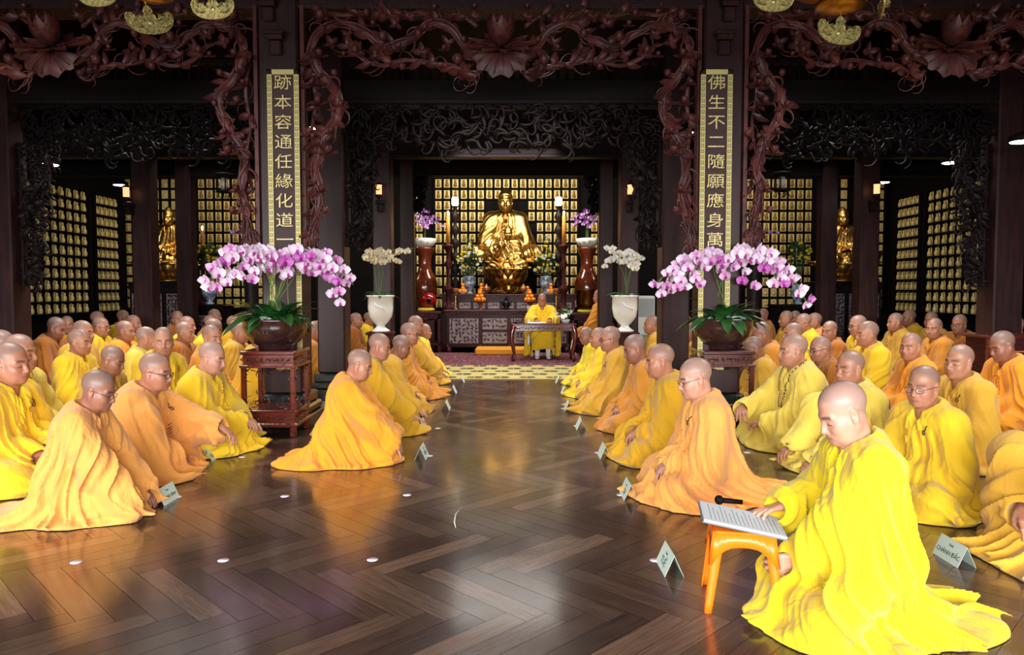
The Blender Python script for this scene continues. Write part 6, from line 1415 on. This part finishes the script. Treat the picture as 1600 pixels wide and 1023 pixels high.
T = [
 # left row
 ('kneel', 593, 541, 6.45, .05, 'OL', 'person in mustard yellow robe, second in the left row', LR), ('down', 627, 541, 7.6, .08, 'M', 'person in ochre robe with grey stubble, third in the left row', LR),
 ('glass', 640, 521, 8.7, 0, 'OD', 'person in orange brown robe with glasses, fourth in the left row', LR), ('kneel', 650, 507, 9.9, .0, 'M', 'person in amber robe, fifth in the left row', LR), ('level', 664, 517, 11.0, 0, 'Y', 'person in yellow robe at the far end of the left row', LR),
 # right row
 ('down', 992, 544, 6.7, PI, 'OD', 'person in deep orange robe, third in the right row', RR), ('glass', 953, 529, 7.7, PI, 'M', 'person in ochre robe with dark glasses, fourth in the right row', RR),
 ('level', 935, 527, 8.8, PI, 'Y', 'person in lemon robe, fifth in the right row', RR), ('down', 916, 524, 9.9, PI, 'BY', 'person in vivid yellow robe at the far end of the right row', RR),
 # left block
 ('level', 32, 550, 5.5, .0, 'YP', 'person in pale robe directly behind the acid yellow robe at the left edge', LB), ('down', 1, 536, 6.3, .0, 'O', 'light orange robed person cut by the left edge', LB),
 ('down', 176, 562, 6.15, .0, 'M', 'balding person in ochre robe looking down, behind the bowed elder', LB), ('camneg', 255, 533, 6.9, -.35, 'Y', 'person in yellow robe turning the face back to the camera', LB),
 ('away', 229, 528, 8.1, .1, 'YP', 'person in yellow robe with the head turned away toward the altar', LB), ('level', 124, 534, 7.3, .0, 'Y', 'slim person in yellow robe, left of the balding ochre one', LB),
 ('level', 196, 517, 9.15, .0, 'G', 'person in golden orange robe, behind the slim yellow one', LB), ('down', 88, 512, 9.4, .05, 'B', 'person in rust brown robe near the outer left column', LB),
 ('camneg', 105, 507, 10.9, -.2, 'OL', 'dim yellow robe behind the rust brown one', LB), ('level', 130, 519, 8.3, .0, 'M', 'ochre robe mostly hidden behind the slim yellow one', LB),
 ('glass', 158, 510, 10.2, .0, 'Y', 'yellow robe and dark glasses deep in the left bay', LB), ('level', 153, 499, 12.0, .0, 'B', 'dark brown figure behind the glasses wearer, left bay', LB),
 ('level', 193, 496, 13.0, -.2, 'OL', 'dim figure before the inner left column, head tilted', LB), ('level', 209, 505, 11.3, .0, 'OL', 'greenish yellow robe just left of the inner left column', LB),
 ('level', 289, 519, 8.9, .0, 'B', 'person in brown robe between the two inner left columns', LB), ('level', 293, 508, 10.5, .0, 'Y', 'yellow robe tucked behind the brown robed one', LB), ('camneg', 278, 498, 12.4, -.1, 'B', 'small brown figure smiling far back, left bay', LB),
 ('camneg', 331, 527, 7.7, .25, 'G', 'orange robed person looking slightly down, behind the stout lemon robe', LB), ('down', 334, 513, 9.6, .0, 'Y', 'yellow shoulder and shaved head behind the orange robe, left bay', LB), ('level', 336, 494, 13.6, .1, 'B', 'farthest brown figure under the purple spray, left bay', LB),
 ('level', 329, 504, 12.2, .0, 'OD', 'orange figure half hidden under the farthest brown one', LB), ('level', 375, 519, 9.0, .0, 'M', 'ochre robed person left of the orchid pot', LB), ('level', 366, 506, 11.3, .0, 'OL', 'yellow green figure deep behind the orchid pot', LB),
 ('down', 414, 528, 7.75, .0, 'OL', 'mustard robe seen through the left orchid stand', LB), ('level', 494, 517, 9.3, .0, 'OD', 'orange robe seen between the two left columns', LB), ('down', 504, 512, 10.4, .0, 'O', 'light orange robe just behind, between the two left columns', LB),
 ('level', 557, 500, 12.7, .0, 'B', 'brown orange robe left of the white urn', LB), ('level', 577, 498, 14.0, .0, 'Y', 'yellow robe behind the left white urn', LB),
 # right block
 ('down', 1176, 544, 7.35, PI, 'M', 'person in ochre robe partly hidden by the right orchid stand', RB), ('down', 1188, 522, 8.1, PI, 'OD', 'orange robed person under the right orchid leaves', RB),
 ('campos', 1423, 541, 6.8, PI, 'G', 'person in orange robe with black shoulder tie, behind the thin glasses wearer', RB), ('glass', 1281, 545, 7.0, PI + .15, 'B', 'person in brown robe with thick black glasses', RB),
 ('level', 1239, 521, 8.65, PI, 'Y', 'yellow robe and spectacles over the stout pale one', RB), ('level', 1355, 521, 7.9, PI, 'Y', 'person in plain lemon robe before the inner right column', RB), ('glass', 1340, 507, 9.95, PI, 'Y', 'yellow robe with glasses directly before the column, right bay', RB),
 ('campos', 1296, 517, 9.3, PI, 'B', 'brown robed person with dark face turned to the camera', RB), ('glass', 1255, 501, 10.7, PI, 'Y', 'tall yellow robe with black glasses, right bay', RB), ('level', 1272, 502, 11.4, PI, 'O', 'light orange robe right behind the tall one with glasses', RB),
 ('level', 1228, 498, 12.2, PI, 'OL', 'dull yellow robe in profile, right bay', RB), ('campos', 1242, 497, 13.0, PI, 'B', 'shadowed face between the yellow ones, right bay', RB), ('campos', 1192, 492, 13.7, PI, 'OD', 'orange robed figure far back by the pot leaf', RB),
 ('level', 1399, 500, 10.9, PI, 'M', 'ochre robed person in shadow, right of the inner right column', RB), ('level', 1420, 491, 12.6, PI, 'OL', 'dim yellow robed figure farthest back, right bay', RB), ('campos', 1455, 497, 11.6, PI, 'M', 'half hidden ochre figure with alert face, right bay', RB),
 ('campos', 1460, 513, 9.4, PI, 'OD', 'person in deep orange robe before the dark wall, right bay', RB), ('glass', 1499, 506, 10.4, PI + .5, 'B', 'brown robed person with glasses beside the outer right column', RB),
 ('down', 1566, 540, 6.6, PI, 'G', 'orange robed person looking down at the right edge', RB), ('glass', 1585, 508, 9.4, PI, 'B', 'person with sunglasses behind the low carved cabinet', RB), ('level', 1680, 590, 5.1, PI + .1, 'YP', 'yellow robe just entering at the right edge beside two cards', RB),
 ('level', 1018, 507, 10.6, PI, 'M', 'ochre robe between the white urn and the column', RB), ('level', 1078, 518, 9.4, PI, 'OD', 'orange robe just right of the bare right column', RB), ('down', 1069, 505, 11.3, PI, 'O', 'orange shoulder behind the bare right column', RB),
 ('level', 936, 472, 14.2, PI - .5, 'OD', 'orange robed attendant at the dark side table right of the altar', RB),
]
for t in T:
    o = person(*t)
    if t[3] == 14.2: # attendant on a low stool
        o.location.z = .36; b = empty('low_stool', (o.location.x, o.location.y, 0), 0, 'dark low stool carrying the attendant by the altar', 'stool'); MB().box(-.24, .30, -.24, .24, .30, .36, bev=.01).build('seat', wood_deep, b); [MB().box(x - .025, x + .025, y - .025, y + .025, 0, .30).build('leg', wood_deep, b) for x in (-.2, .25) for y in (-.2, .2)]
# -- the elder at the red table
ps = Pose('chair', lean=.06, head=(0, .12), seed=55, hl=(.46, .13, zt_ + .035), hr=(.46, -.13, zt_ + .035), fl=(.95, -.25, -.05), fr=(.95, .25, -.05), cl=(.3, .3, .4, .4), cr=(.3, .3, .4, .4), cloak=.9)
o = make_person(ps, TONE['b'], rm('Y'), .0060, .0075, glasses='black'); q = at_y(847, 467, yt + .95)
sc_ = 1.0; o.location = (q.x, yt + .98, 0); o.rotation_euler = (0, 0, -PI / 2); tag(o, 'elder in yellow robe and glasses seated behind the red table, facing the camera', 'person')
sock = mat('sock_white', srgb(236, 236, 240), .85)
for s_ in (-1, 1):
    m_ = MB(); m_.tube([(.40, s_ * .10, .30), (.40, s_ * .10, .16), (.405, s_ * .10, .085), (.43, s_ * .10, .05)], [.060, .048, .042, .043], 12); m_.ball((.46, s_ * .105, .038), .045, 12, sc=(2.1, .95, .8)); m_.build('sock', sock, o)
